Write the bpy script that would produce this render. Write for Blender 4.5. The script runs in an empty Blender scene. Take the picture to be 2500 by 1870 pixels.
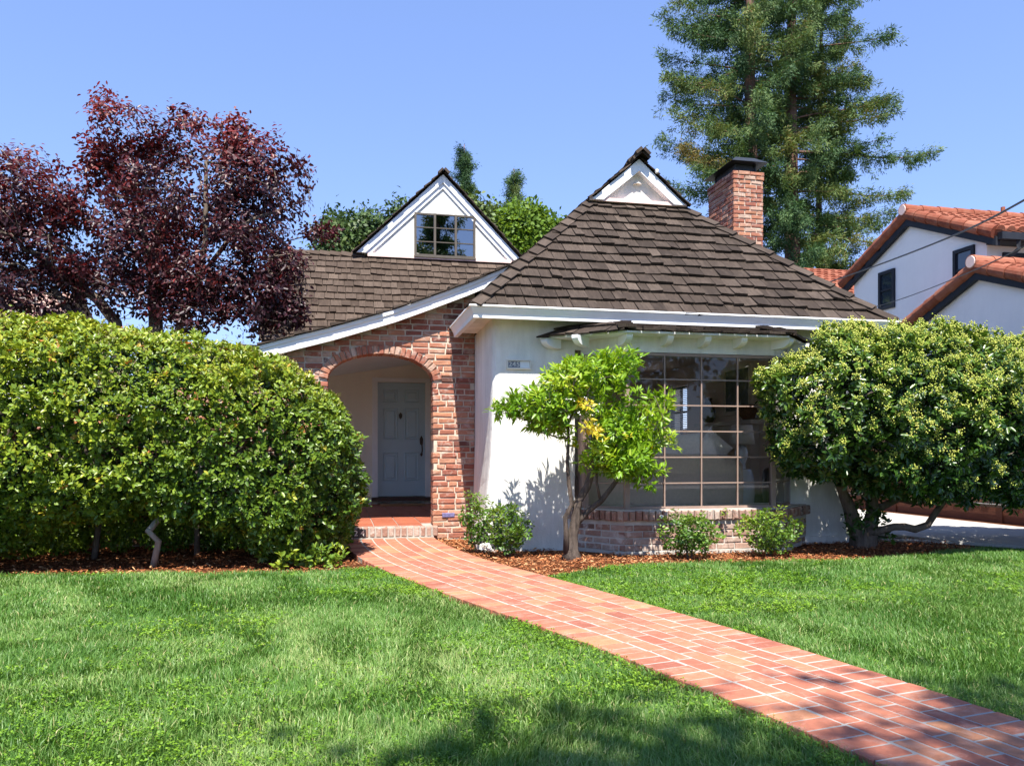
import bpy, math
import numpy as np
from mathutils import Vector, Matrix

# ------------------------------------------------------------------ scene, camera, light
SC = bpy.context.scene
COL = SC.collection
SC.render.engine = 'CYCLES'
SC.cycles.use_denoising = True
SC.cycles.max_bounces = 10
SC.cycles.transparent_max_bounces = 24
SC.cycles.diffuse_bounces = 6
SC.cycles.sample_clamp_indirect = 8.0

YAW = math.radians(12.12)
cd = bpy.data.cameras.new('camera')
cam = bpy.data.objects.new('camera', cd)
COL.objects.link(cam)
cam.location = (0, 0, 1.05)
cam.rotation_euler = (math.pi / 2, 0, -YAW)
cd.sensor_width = 36.0
cd.lens = 36.0 * 1960 / 2500
cd.shift_y = 170.0 / 2500
cd.clip_start = 0.05
cd.clip_end = 3000
SC.camera = cam

SUN_DIR = Vector((-0.18, -1.0, 1.75)).normalized()
SUN_EL = math.asin(SUN_DIR.z)
SUN_AZ = math.atan2(SUN_DIR.x, SUN_DIR.y) % (2 * math.pi)
world = bpy.data.worlds.new('World')
SC.world = world
world.use_nodes = True
wn = world.node_tree
sky = wn.nodes.new('ShaderNodeTexSky')
sky.sky_type = 'NISHITA'
sky.sun_disc = False
sky.sun_elevation = SUN_EL
sky.sun_rotation = SUN_AZ
sky.air_density = 1.0
sky.dust_density = 0.0
sky.ozone_density = 6.0
gam = wn.nodes.new('ShaderNodeGamma')
gam.inputs[1].default_value = 0.6
tint = wn.nodes.new('ShaderNodeMix')
tint.data_type = 'RGBA'
tint.blend_type = 'MULTIPLY'
tint.inputs[0].default_value = 1.0
tint.inputs[7].default_value = (0.63, 0.705, 0.98, 1)
wn.links.new(sky.outputs[0], gam.inputs[0])
wn.links.new(gam.outputs[0], tint.inputs[6])
wn.links.new(tint.outputs[2], wn.nodes['Background'].inputs[0])
wn.nodes['Background'].inputs[1].default_value = 0.18

sd = bpy.data.lights.new('sun', 'SUN')
sd.energy = 4.2
sd.angle = math.radians(0.53)
sd.color = (1.0, 0.955, 0.88)
sun = bpy.data.objects.new('sun', sd)
COL.objects.link(sun)
sun.rotation_euler = SUN_DIR.to_track_quat('Z', 'Y').to_euler()
sun.location = (-3, -20, 35)

SC.view_settings.view_transform = 'Standard'
SC.view_settings.look = 'None'
SC.view_settings.exposure = 1.45
SC.view_settings.gamma = 1.0
SC.view_settings.use_curve_mapping = False

R = np.random.default_rng(11)
PI = math.pi


# ------------------------------------------------------------------ node helpers
class NT:
    def __init__(s, name):
        s.m = bpy.data.materials.new(name)
        s.m.use_nodes = True
        s.t = s.m.node_tree
        s.b = s.t.nodes['Principled BSDF']
        s.out = s.t.nodes['Material Output']

    def n(s, kind, **kw):
        nd = s.t.nodes.new(kind)
        for k, v in kw.items():
            if hasattr(nd, k):
                setattr(nd, k, v)
            else:
                nd.inputs[k].default_value = v
        return nd

    def l(s, a, b):
        s.t.links.new(a, b)

    def attr(s, name):
        return s.n('ShaderNodeAttribute', attribute_name=name)

    def coord(s, which='Object', scale=(1, 1, 1)):
        c = s.n('ShaderNodeTexCoord')
        mp = s.n('ShaderNodeMapping')
        mp.inputs['Scale'].default_value = scale
        s.l(c.outputs[which], mp.inputs['Vector'])
        return mp.outputs[0]

    def noise(s, vec, scale, detail=4, rough=0.55, dist=0.0):
        nd = s.n('ShaderNodeTexNoise')
        nd.inputs['Scale'].default_value = scale
        nd.inputs['Detail'].default_value = detail
        nd.inputs['Roughness'].default_value = rough
        nd.inputs['Distortion'].default_value = dist
        if vec is not None:
            s.l(vec, nd.inputs['Vector'])
        return nd.outputs['Fac']

    def ramp(s, fac, stops, interp='LINEAR'):
        nd = s.n('ShaderNodeValToRGB')
        cr = nd.color_ramp
        cr.interpolation = interp
        while len(cr.elements) < len(stops):
            cr.elements.new(0.5)
        for e, (p, c) in zip(cr.elements, stops):
            e.position = p
            e.color = (c[0], c[1], c[2], 1) if isinstance(c, (tuple, list)) else (c, c, c, 1)
        if fac is not None:
            s.l(fac, nd.inputs[0])
        return nd.outputs[0]

    def mix(s, fac, a, b, blend='MIX'):
        nd = s.n('ShaderNodeMix', data_type='RGBA', blend_type=blend)
        for sock, v in ((nd.inputs[0], fac), (nd.inputs[6], a), (nd.inputs[7], b)):
            if isinstance(v, (int, float)):
                sock.default_value = v
            elif isinstance(v, (tuple, list)):
                sock.default_value = (v[0], v[1], v[2], 1)
            else:
                s.l(v, sock)
        return nd.outputs[2]

    def math(s, op, a, b=0.0):
        nd = s.n('ShaderNodeMath', operation=op)
        for sock, v in ((nd.inputs[0], a), (nd.inputs[1], b)):
            if isinstance(v, (int, float)):
                sock.default_value = v
            else:
                s.l(v, sock)
        return nd.outputs[0]

    def base(s, c):
        if isinstance(c, (tuple, list)):
            s.b.inputs['Base Color'].default_value = (c[0], c[1], c[2], 1)
        else:
            s.l(c, s.b.inputs['Base Color'])

    def rough(s, r):
        if isinstance(r, (int, float)):
            s.b.inputs['Roughness'].default_value = r
        else:
            s.l(r, s.b.inputs['Roughness'])

    def spec(s, v):
        s.b.inputs['Specular IOR Level'].default_value = v

    def bump(s, h, strength=0.3, dist=0.01):
        nd = s.n('ShaderNodeBump')
        nd.inputs['Strength'].default_value = strength
        nd.inputs['Distance'].default_value = dist
        s.l(h, nd.inputs['Height'])
        s.l(nd.outputs[0], s.b.inputs['Normal'])


def simple(name, col, rough=0.5, spec=0.5, nscale=0, var=0.12, bump=0.0, metal=0.0):
    m = NT(name)
    if nscale:
        v = m.coord()
        f = m.noise(v, nscale)
        lo = tuple(c * (1 - var) for c in col)
        hi = tuple(min(1, c * (1 + var)) for c in col)
        m.base(m.ramp(f, [(0.3, lo), (0.7, hi)]))
        if bump:
            m.bump(m.noise(v, nscale * 6), bump, 0.01)
    else:
        m.base(col)
    m.rough(rough)
    m.spec(spec)
    m.b.inputs['Metallic'].default_value = metal
    return m.m


def stucco(name, col, stain=0.10):
    m = NT(name)
    v = m.coord()
    big = m.noise(v, 1.1, 5, 0.6)
    vs = m.coord(scale=(2.5, 2.5, 0.5))
    streak = m.noise(vs, 2.0, 5, 0.65)
    f = m.math('MULTIPLY', big, streak)
    m.base(m.ramp(f, [(0.12, tuple(c * (1 - stain) for c in col)), (0.34, col)]))
    m.rough(0.9)
    m.spec(0.15)
    h = m.math('ADD', m.noise(v, 55, 5, 0.6), m.math('MULTIPLY', m.noise(v, 7, 3), 1.6))
    m.bump(h, 0.35, 0.012)
    return m.m


def brick_mat(name, stops, pale, pale_amt, rough=0.9, bump=0.5):
    m = NT(name)
    t = m.attr('tone').outputs['Fac']
    v = m.coord()
    c = m.ramp(t, stops)
    n1 = m.noise(v, 22, 6, 0.65)
    c = m.mix(m.ramp(n1, [(0.35, 0.0), (0.7, 0.55)]), c, m.mix(0.55, c, (0.09, 0.045, 0.03)))
    n2 = m.noise(v, 9, 6, 0.7, 0.6)
    c = m.mix(m.ramp(n2, [(0.52, 0.0), (0.72, pale_amt)]), c, pale)
    m.base(c)
    m.rough(rough)
    m.spec(0.2)
    m.bump(m.math('ADD', m.noise(v, 60, 6, 0.7), m.noise(v, 14, 4)), bump, 0.01)
    return m.m


def leaf_mat(name, stops, transl=0.3, rough=0.42, spec=0.45, warm=(1.25, 1.15, 0.55)):
    m = NT(name)
    t = m.attr('tone').outputs['Fac']
    c = m.ramp(t, stops)
    m.base(c)
    m.rough(rough)
    m.spec(spec)
    tr = m.n('ShaderNodeBsdfTranslucent')
    m.l(m.mix(1.0, c, warm, 'MULTIPLY'), tr.inputs[0])
    mx = m.n('ShaderNodeMixShader')
    mx.inputs[0].default_value = transl
    m.l(m.b.outputs[0], mx.inputs[1])
    m.l(tr.outputs[0], mx.inputs[2])
    m.l(mx.outputs[0], m.out.inputs[0])
    return m.m


def shingle_mat(name, dark, mid, light):
    m = NT(name)
    t = m.attr('tone').outputs['Fac']
    uv = m.n('ShaderNodeAttribute', attribute_name='uvw').outputs['Vector']
    mp = m.n('ShaderNodeMapping')
    mp.inputs['Scale'].default_value = (1, 0.07, 1)
    m.l(uv, mp.inputs[0])
    grain = m.noise(mp.outputs[0], 95, 6, 0.7)
    mp2 = m.n('ShaderNodeMapping')
    mp2.inputs['Scale'].default_value = (1, 0.3, 1)
    m.l(uv, mp2.inputs[0])
    blot = m.noise(mp2.outputs[0], 9, 5, 0.65)
    c = m.ramp(t, [(0.0, dark), (0.45, mid), (0.85, light), (1.0, tuple(x * 1.25 for x in light))])
    c = m.mix(m.ramp(grain, [(0.3, 0.75), (0.62, 0.0)]), c, tuple(x * 0.55 for x in dark))
    c = m.mix(m.ramp(blot, [(0.5, 0.0), (0.75, 0.5)]), c, tuple(x * 1.2 for x in light))
    m.base(c)
    m.rough(0.85)
    m.spec(0.2)
    m.bump(grain, 0.55, 0.008)
    return m.m


def wood_mat(name, stops, axis_scale, rough=0.7, bump=0.25):
    m = NT(name)
    t = m.attr('tone').outputs['Fac']
    v = m.coord(scale=axis_scale)
    g = m.noise(v, 8, 6, 0.65)
    c = m.ramp(t, stops)
    c = m.mix(m.ramp(g, [(0.35, 0.7), (0.65, 0.0)]), c, m.mix(0.5, c, (0.02, 0.012, 0.008)))
    m.base(c)
    m.rough(rough)
    m.spec(0.25)
    m.bump(g, bump, 0.008)
    return m.m


def bark_mat(name, a, b, scale=6.0, stretch=0.18):
    m = NT(name)
    v = m.coord(scale=(1, 1, stretch))
    g = m.noise(v, scale * 3, 6, 0.7, 0.4)
    big = m.noise(m.coord(), scale * 0.35, 4)
    c = m.ramp(g, [(0.3, a), (0.7, b)])
    c = m.mix(m.ramp(big, [(0.45, 0.0), (0.7, 0.5)]), c, tuple(min(1, x * 1.5) for x in b))
    m.base(c)
    m.rough(0.92)
    m.spec(0.15)
    m.bump(g, 0.8, 0.03)
    return m.m


def glass_mat(name, tint, gloss=0.07, glow=(1, 1, 1)):
    m = NT(name)
    m.t.nodes.remove(m.b)
    tr = m.n('ShaderNodeBsdfTransparent')
    tr.inputs[0].default_value = (*tint, 1)
    gl = m.n('ShaderNodeBsdfGlossy')
    gl.inputs['Roughness'].default_value = 0.01
    gl.inputs[0].default_value = (*glow, 1)
    lw = m.n('ShaderNodeFresnel')
    lw.inputs[0].default_value = 1.5
    f = m.math('ADD', m.math('MULTIPLY', lw.outputs[0], 1.2), gloss - 0.05)
    mx = m.n('ShaderNodeMixShader')
    m.l(f, mx.inputs[0])
    m.l(tr.outputs[0], mx.inputs[1])
    m.l(gl.outputs[0], mx.inputs[2])
    m.l(mx.outputs[0], m.out.inputs[0])
    return m.m


M = {}
M['stucco'] = stucco('white_stucco', (0.80, 0.785, 0.73), 0.28)
M['stucco_cream'] = stucco('cream_stucco', (0.86, 0.79, 0.68), 0.06)
M['stucco_neighbor'] = stucco('neighbor_stucco', (0.90, 0.86, 0.82), 0.05)
M['trim'] = simple('white_trim_paint', (0.80, 0.80, 0.80), 0.45, 0.4, 3.0, 0.05, 0.05)
M['trim_cream'] = simple('cream_trim_paint', (0.70, 0.66, 0.58), 0.5, 0.4, 3.0, 0.06)
M['pink'] = simple('pink_flashing', (0.72, 0.52, 0.46), 0.6, 0.3, 5, 0.1)
M['brick'] = brick_mat('old_red_brick', [(0.0, (0.10, 0.05, 0.04)), (0.12, (0.25, 0.08, 0.055)), (0.42, (0.34, 0.13, 0.085)),
                                       (0.68, (0.45, 0.20, 0.118)), (0.85, (0.44, 0.25, 0.175)), (1.0, (0.50, 0.36, 0.28))], (0.56, 0.47, 0.40), 0.8)
M['brick_grey'] = brick_mat('weathered_bay_brick', [(0.0, (0.13, 0.085, 0.07)), (0.25, (0.29, 0.155, 0.115)), (0.6, (0.38, 0.245, 0.19)),
                                            (1.0, (0.48, 0.39, 0.33))], (0.58, 0.52, 0.46), 0.9)
M['mortar'] = simple('old_mortar', (0.52, 0.455, 0.365), 0.95, 0.1, 7, 0.18, 0.6)
M['mortar_grey'] = simple('grey_mortar', (0.47, 0.44, 0.395), 0.95, 0.1, 7, 0.18, 0.6)
M['paver'] = brick_mat('path_brick', [(0.0, (0.29, 0.10, 0.066)), (0.4, (0.42, 0.145, 0.088)), (0.75, (0.47, 0.185, 0.105)),
                                    (1.0, (0.49, 0.235, 0.115))], (0.50, 0.33, 0.26), 0.5, 0.8, 0.3)
M['paver_mortar'] = simple('path_mortar', (0.36, 0.335, 0.295), 0.95, 0.1, 9, 0.12, 0.4)
M['tile_floor'] = brick_mat('terracotta_floor_tile', [(0.0, (0.34, 0.095, 0.05)), (1.0, (0.42, 0.13, 0.07))], (0.50, 0.25, 0.16), 0.3, 0.45, 0.05)
M['shingle'] = shingle_mat('wood_shingle', (0.034, 0.024, 0.018), (0.058, 0.042, 0.032), (0.092, 0.069, 0.054))
M['shingle_wing'] = shingle_mat('wing_wood_shingle', (0.052, 0.035, 0.025), (0.076, 0.053, 0.039), (0.102, 0.074, 0.056))
M['deck'] = simple('roof_underlay', (0.03, 0.024, 0.02), 0.95, 0.1)
M['door'] = simple('blue_grey_door_paint', (0.44, 0.58, 0.645), 0.4, 0.45, 4, 0.03)
M['bronze'] = simple('dark_bronze', (0.07, 0.05, 0.035), 0.4, 0.5, 30, 0.3, 0.1, 0.7)
M['threshold'] = simple('dark_threshold_wood', (0.075, 0.035, 0.02), 0.5, 0.4, 12, 0.25)
M['sash'] = simple('brown_steel_sash', (0.29, 0.205, 0.165), 0.45, 0.4, 8, 0.12)
M['sash_dark'] = simple('grey_brown_sash', (0.085, 0.07, 0.053), 0.5, 0.4, 8, 0.15)
M['glass'] = glass_mat('tinted_window_glass', (0.95, 0.92, 0.89), 0.04)
M['glass_dark'] = glass_mat('dark_window_glass', (0.2, 0.21, 0.22), 0.30)
M['black'] = simple('black_metal', (0.018, 0.02, 0.024), 0.45, 0.5, 10, 0.2)
M['navy'] = simple('black_blue_trim', (0.014, 0.017, 0.024), 0.6, 0.3, 6, 0.2)
M['soil'] = simple('dark_soil', (0.05, 0.035, 0.022), 0.95, 0.1, 5, 0.3, 0.8)
M['dark_room'] = simple('dark_interior', (0.03, 0.03, 0.03), 0.9, 0.1)
M['taupe'] = simple('taupe_wall_paint', (0.80, 0.69, 0.61), 0.8, 0.2, 2, 0.04)
M['sofa'] = simple('taupe_upholstery', (0.60, 0.48, 0.42), 0.9, 0.1, 30, 0.08, 0.2)
M['linen'] = simple('beige_linen', (0.80, 0.71, 0.62), 0.9, 0.1, 40, 0.08, 0.2)
M['ceramic'] = simple('white_ceramic', (0.70, 0.72, 0.74), 0.2, 0.5)
M['shade'] = simple('ivory_lamp_shade', (0.70, 0.64, 0.56), 0.85, 0.1)
M['floorwood'] = simple('brown_wood_floor', (0.46, 0.33, 0.22), 0.4, 0.4, 3, 0.2)
M['basket'] = simple('brown_wicker', (0.20, 0.10, 0.055), 0.8, 0.2, 60, 0.4, 0.5)
M['white_flower'] = simple('white_petals', (0.80, 0.79, 0.74), 0.6, 0.2)
M['berries'] = leaf_mat('pale_green_berries', [(0, (0.28, 0.38, 0.05)), (0.5, (0.46, 0.49, 0.09)), (1, (0.60, 0.55, 0.16))], 0.15, 0.5, 0.3)


# ------------------------------------------------------------------ mesh helpers
def link(o, parent=None):
    COL.objects.link(o)
    if parent is not None:
        o.parent = parent
    return o


def tag(o, label=None, cat=None, group=None, kind=None):
    if label:
        o['label'] = label
    if cat:
        o['category'] = cat
    if group:
        o['group'] = group
    if kind:
        o['kind'] = kind
    return o


def empty(name, label, cat, loc=(0, 0, 0), group=None):
    """An Empty at the base of a thing. Parts are modelled in world coordinates and parented with the inverse."""
    o = bpy.data.objects.new(name, None)
    o.location = loc
    o.empty_display_size = 0.2
    COL.objects.link(o)
    return tag(o, label, cat, group)


def wloc(o):
    v = Vector(o.location)
    p = o.parent
    while p is not None:
        v += Vector(p.location)
        p = p.parent
    return v


class MB:
    def __init__(s):
        s.v, s.f, s.t, s.u = [], [], [], []

    def add(s, vs, fs, tone=0.5, uv=None):
        k = len(s.v)
        s.v += [tuple(p) for p in vs]
        s.u += [tuple(p) for p in uv] if uv is not None else [(0, 0, 0)] * len(vs)
        s.f += [tuple(i + k for i in f) for f in fs]
        s.t += [tone] * len(fs)
        return s

    def box(s, x0, x1, y0, y1, z0, z1, tone=0.5):
        vs = [(x, y, z) for z in (z0, z1) for y in (y0, y1) for x in (x0, x1)]
        return s.add(vs, [(0, 2, 3, 1), (4, 5, 7, 6), (0, 1, 5, 4), (2, 6, 7, 3), (0, 4, 6, 2), (1, 3, 7, 5)], tone)

    def obox(s, c, ax, ay, az, tone=0.5):
        """oriented box: centre and three half-axis vectors"""
        c, ax, ay, az = (np.array(q, float) for q in (c, ax, ay, az))
        vs = [c + i * ax + j * ay + k * az for k in (-1, 1) for j in (-1, 1) for i in (-1, 1)]
        return s.add(vs, [(0, 2, 3, 1), (4, 5, 7, 6), (0, 1, 5, 4), (2, 6, 7, 3), (0, 4, 6, 2), (1, 3, 7, 5)], tone)

    def bar(s, a, b, w, h, up=(0, 0, 1), tone=0.5):
        a, b, up = np.array(a, float), np.array(b, float), np.array(up, float)
        d = b - a
        L = np.linalg.norm(d)
        d /= L
        sx = np.cross(d, up)
        sx /= np.linalg.norm(sx)
        uz = np.cross(sx, d)
        return s.obox((a + b) / 2, d * L / 2, sx * w / 2, uz * h / 2, tone)

    def prism(s, poly, ext, tone=0.5):
        """poly: list of 3d points, ext: extrusion vector"""
        n = len(poly)
        e = np.array(ext, float)
        vs = [np.array(p, float) for p in poly] + [np.array(p, float) + e for p in poly]
        fs = [tuple(range(n))[::-1], tuple(range(n, 2 * n))] + [(i, (i + 1) % n, n + (i + 1) % n, n + i) for i in range(n)]
        return s.add(vs, fs, tone)

    def tube(s, pts, rad, n=8, tone=0.5, cap=True):
        pts = [np.array(p, float) for p in pts]
        if isinstance(rad, (int, float)):
            rad = [rad] * len(pts)
        vs, fs = [], []
        prev = None
        for i, p in enumerate(pts):
            d = pts[min(i + 1, len(pts) - 1)] - pts[max(i - 1, 0)]
            d = d / (np.linalg.norm(d) + 1e-9)
            if prev is None:
                a = np.array((0, 0, 1.0)) if abs(d[2]) < 0.9 else np.array((1.0, 0, 0))
            else:
                a = prev
            sx = np.cross(d, a)
            sx /= np.linalg.norm(sx) + 1e-9
            sy = np.cross(sx, d)
            prev = sy
            for k in range(n):
                t = 2 * PI * k / n
                vs.append(p + rad[i] * (math.cos(t) * sx + math.sin(t) * sy))
        for i in range(len(pts) - 1):
            for k in range(n):
                k2 = (k + 1) % n
                fs.append((i * n + k, i * n + k2, (i + 1) * n + k2, (i + 1) * n + k))
        if cap:
            fs.append(tuple(range(n))[::-1])
            fs.append(tuple((len(pts) - 1) * n + k for k in range(n)))
        return s.add(vs, fs, tone)

    def lathe(s, c, prof, n=20, tone=0.5):
        vs = [(c[0] + r * math.cos(2 * PI * k / n), c[1] + r * math.sin(2 * PI * k / n), c[2] + z) for r, z in prof for k in range(n)]
        fs = [(i * n + k, i * n + (k + 1) % n, (i + 1) * n + (k + 1) % n, (i + 1) * n + k) for i in range(len(prof) - 1) for k in range(n)]
        fs += [tuple(range(n))[::-1], tuple((len(prof) - 1) * n + k for k in range(n))]
        return s.add(vs, fs, tone)

    def brick(s, c, U, N, W, lu, lw, depth, tone, ch=0.006, jit=0.003):
        """c: centre of the front face; U, W in the face, N outward; chamfered, slightly irregular front"""
        c, U, N, W = (np.array(q, float) for q in (c, U, N, W))
        sg = [(-1, -1), (1, -1), (1, 1), (-1, 1)]
        inner = [c + U * (a * (lu / 2 - ch) + R.normal(0, jit)) + W * (b * (lw / 2 - ch) + R.normal(0, jit)) + N * R.normal(0, jit * 0.5) for a, b in sg]
        outer = [c + U * (a * lu / 2 + R.normal(0, jit * 0.6)) + W * (b * lw / 2 + R.normal(0, jit * 0.6)) - N * ch * 1.1 for a, b in sg]
        back = [c + U * a * lu / 2 + W * b * lw / 2 - N * depth for a, b in sg]
        vs = inner + outer + back
        fs = [(0, 1, 2, 3)]
        for i in range(4):
            j = (i + 1) % 4
            fs += [(4 + i, 4 + j, j, i), (8 + i, 8 + j, 4 + j, 4 + i)]
        return s.add(vs, fs, tone)

    def build(s, name, mat, parent=None, smooth=False):
        me = bpy.data.meshes.new(name)
        off = wloc(parent) if parent is not None else Vector((0, 0, 0))
        me.from_pydata([(p[0] - off.x, p[1] - off.y, p[2] - off.z) for p in s.v], [], s.f)
        a = me.attributes.new('tone', 'FLOAT', 'FACE')
        a.data.foreach_set('value', np.array(s.t, dtype=np.float32))
        a = me.attributes.new('uvw', 'FLOAT_VECTOR', 'POINT')
        a.data.foreach_set('vector', np.array(s.u, dtype=np.float32).ravel())
        me.materials.append(mat)
        if smooth:
            me.polygons.foreach_set('use_smooth', np.ones(len(me.polygons), dtype=bool))
        me.update()
        return link(bpy.data.objects.new(name, me), parent)


def np_mesh(name, V, F, tone, mat, parent=None, smooth=False):
    """V (n,3), F (m,k) all faces of the same size (or a list of such arrays), tone per face"""
    Fs = F if isinstance(F, list) else [F]
    me = bpy.data.meshes.new(name)
    off = np.array(wloc(parent)) if parent is not None else np.zeros(3)
    me.vertices.add(len(V))
    me.vertices.foreach_set('co', (V - off).astype(np.float32).ravel())
    loops = np.concatenate([f.ravel() for f in Fs]).astype(np.int32)
    tot = np.concatenate([np.full(len(f), f.shape[1], np.int32) for f in Fs])
    start = np.concatenate([[0], np.cumsum(tot)[:-1]]).astype(np.int32)
    me.loops.add(len(loops))
    me.loops.foreach_set('vertex_index', loops)
    me.polygons.add(len(tot))
    me.polygons.foreach_set('loop_start', start)
    me.polygons.foreach_set('loop_total', tot)
    if smooth:
        me.polygons.foreach_set('use_smooth', np.ones(len(tot), dtype=bool))
    a = me.attributes.new('tone', 'FLOAT', 'FACE')
    a.data.foreach_set('value', np.asarray(tone, dtype=np.float32))
    me.materials.append(mat)
    me.update(calc_edges=True)
    return link(bpy.data.objects.new(name, me), parent)


def nrm(a):
    return a / (np.linalg.norm(a, axis=-1, keepdims=True) + 1e-9)


def vnoise(P, freq, seed=0):
    """trilinear value noise in [0,1] on (n,3) points"""
    Q = np.asarray(P, float) * freq + 37.3 + seed * 11.7
    i = np.floor(Q).astype(np.int64)
    f = Q - i
    f = f * f * (3 - 2 * f)

    def h(a, b, c):
        n = (a * 73856093) ^ (b * 19349663) ^ (c * 83492791) ^ (seed * 2654435)
        n = (n ^ (n >> 13)) * 1274126177
        return ((n ^ (n >> 16)) & 0xffff) / 65535.0
    r = 0
    for dx in (0, 1):
        for dy in (0, 1):
            for dz in (0, 1):
                wgt = (f[:, 0] if dx else 1 - f[:, 0]) * (f[:, 1] if dy else 1 - f[:, 1]) * (f[:, 2] if dz else 1 - f[:, 2])
                r = r + wgt * h(i[:, 0] + dx, i[:, 1] + dy, i[:, 2] + dz)
    return r


LEAF6 = np.array([(0, 0, 0), (.33, .5, .12), (.74, .36, .10), (1, 0, -.10), (.74, -.36, .10), (.33, -.5, .12)])
LANCE6 = np.array([(0, 0, 0), (.30, .5, .10), (.62, .38, .06), (1, 0, -.18), (.62, -.38, .06), (.30, -.5, .10)])
KITE4 = np.array([(0, 0, 0), (.5, .5, .14), (1, 0, -.06), (.5, -.5, .14)])


def leaf_arrays(P, D, N, L, W, shape=LEAF6):
    D = nrm(D)
    S = nrm(np.cross(D, N))
    N = np.cross(S, D)
    L = np.broadcast_to(L, (len(P),))[:, None]
    W = np.broadcast_to(W, (len(P),))[:, None]
    V = np.stack([P + t * L * D + s * W * S + z * W * N for t, s, z in shape], axis=1)
    k = len(shape)
    base = (np.arange(len(P)) * k)[:, None]
    if k == 6:
        F = np.concatenate([base + np.array([[0, 1, 2, 3]]), base + np.array([[0, 3, 4, 5]])], axis=1).reshape(-1, 4)
        rep = 2
    else:
        F = base + np.array([[0, 1, 2, 3]])
        rep = 1
    return V.reshape(-1, 3), F, rep


def leaves(name, P, D, N, L, W, tone, mat, parent, shape=LEAF6):
    V, F, rep = leaf_arrays(P, D, N, L, W, shape)
    return np_mesh(name, V, F, np.repeat(np.clip(tone, 0, 1), rep), mat, parent)


def rosettes(C, A, n, L, spread=0.75, lift=0.6, rad=0.02):
    """n leaves round each centre C about axis A -> positions, directions, normals, index"""
    idx = np.repeat(np.arange(len(C)), n)
    A = nrm(A)[idx]
    rnd = R.normal(0, 1, (len(idx), 3))
    side = nrm(rnd - (rnd * A).sum(1, keepdims=True) * A)
    up = R.uniform(lift - 0.45, lift + 0.45, (len(idx), 1))
    D = nrm(side * spread + A * up)
    P = C[idx] + side * rad * R.uniform(0.2, 1, (len(idx), 1)) - A * R.uniform(0, L, (len(idx), 1))
    return P, D, A + 0.25 * R.normal(0, 1, A.shape), idx


def grow(roots, targets, step=0.25, jit=0.04, tip=0.006, power=0.45, kdist=0.25):
    """roots: list of (points, radii) polylines given; targets joined by branches. Returns list of (pts, radii) polylines for tubes."""
    pos, par, dep, fixed = [], [], [], []
    for k, (pts, rad) in enumerate(roots):
        for i, p in enumerate(pts):
            pos.append(np.array(p, float))
            par.append(len(pos) - 2 if i > 0 else -1)
            dep.append(0.0 if i == 0 else dep[-1] + np.linalg.norm(pos[-1] - pos[-2]))
            fixed.append(rad[i])
    nroot = len(pos)
    start = np.array([r[0][-1] for r in roots])
    T = np.array(targets)
    order = np.argsort(np.min(np.linalg.norm(T[:, None] - start[None], axis=2), axis=1))
    for t in T[order]:
        A = np.array(pos)
        d = np.linalg.norm(A - t, axis=1) + kdist * np.array(dep) * 0.3
        low = (A[:, 2] > t[2] + 0.05) * 0.25
        j = int(np.argmin(d + low))
        a = pos[j]
        L = np.linalg.norm(t - a)
        m = max(1, int(L / step))
        last = j
        for q in range(1, m + 1):
            f = q / m
            p = a + (t - a) * f + (R.normal(0, jit, 3) if q < m else 0) + np.array((0, 0, 0.12 * L * math.sin(f * PI) * 0.5))
            pos.append(p)
            par.append(last)
            dep.append(dep[last] + L / m)
            fixed.append(None)
            last = len(pos) - 1
    n = len(pos)
    cnt = np.zeros(n)
    kids = [[] for _ in range(n)]
    for i in range(n):
        if par[i] >= 0:
            kids[par[i]].append(i)
    for i in range(n - 1, -1, -1):
        if not kids[i]:
            cnt[i] = 1
        else:
            cnt[i] = sum(cnt[k] for k in kids[i])
    rad = [fixed[i] if fixed[i] is not None else tip * cnt[i] ** power for i in range(n)]
    out = list((list(p), list(r)) for p, r in roots)
    used = set()
    for i in range(nroot, n):
        if i in used:
            continue
        chain = [par[i], i]
        used.add(i)
        while True:
            nx = [k for k in kids[chain[-1]] if k not in used and k >= nroot]
            if not nx:
                break
            b = max(nx, key=lambda k: cnt[k])
            chain.append(b)
            used.add(b)
        r0 = [min(rad[c], rad[chain[1]] * 1.25) for c in chain]
        out.append(([pos[c] for c in chain], r0))
    return out


def branches(name, polys, mat, parent, n=6):
    mb = MB()
    for pts, rad in polys:
        mb.tube(pts, rad, n, cap=True)
    return mb.build(name, mat, parent, True)


def ellipsoid_pts(ells, n, inner=0.0):
    """points in a union of ellipsoids [(cx,cy,cz,rx,ry,rz)], biased outward by inner"""
    vol = np.array([e[3] * e[4] * e[5] for e in ells]) ** 0.75
    pick = R.choice(len(ells), n, p=vol / vol.sum())
    E = np.array(ells)[pick]
    d = nrm(R.normal(0, 1, (n, 3)))
    r = (inner ** 3 + (1 - inner ** 3) * R.uniform(0, 1, (n, 1))) ** (1 / 3)
    return E[:, :3] + d * r * E[:, 3:], d / E[:, 3:]


# ================================================================== GROUND
# path edges: x as a function of y (path runs from the street side to the porch step)
PYS = np.array([-6.0, 0.0, 1.2, 2.37, 2.84, 3.4, 4.5, 5.6, 6.5, 7.4, 8.2, 9.0, 9.6, 10.1])
PLX = np.array([2.6, 2.14, 1.97, 1.80, 1.70, 1.57, 1.27, 0.90, 0.62, 0.36, 0.19, 0.09, 0.05, 0.05])
PRX = np.array([3.45, 3.0, 2.84, 2.67, 2.61, 2.52, 2.29, 2.02, 1.77, 1.50, 1.32, 1.21, 1.16, 1.14])


def path_l(y):
    return np.interp(y, PYS, PLX)


def path_r(y):
    return np.interp(y, PYS, PRX)


def back_left(x):      # lawn / mulch limit left of the path
    return np.interp(x, [-9, -3.0, -1.4, -0.6, 0.35], [8.1, 7.95, 7.68, 7.55, 7.55]) + 0.03 * np.sin(x * 7)


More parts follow.
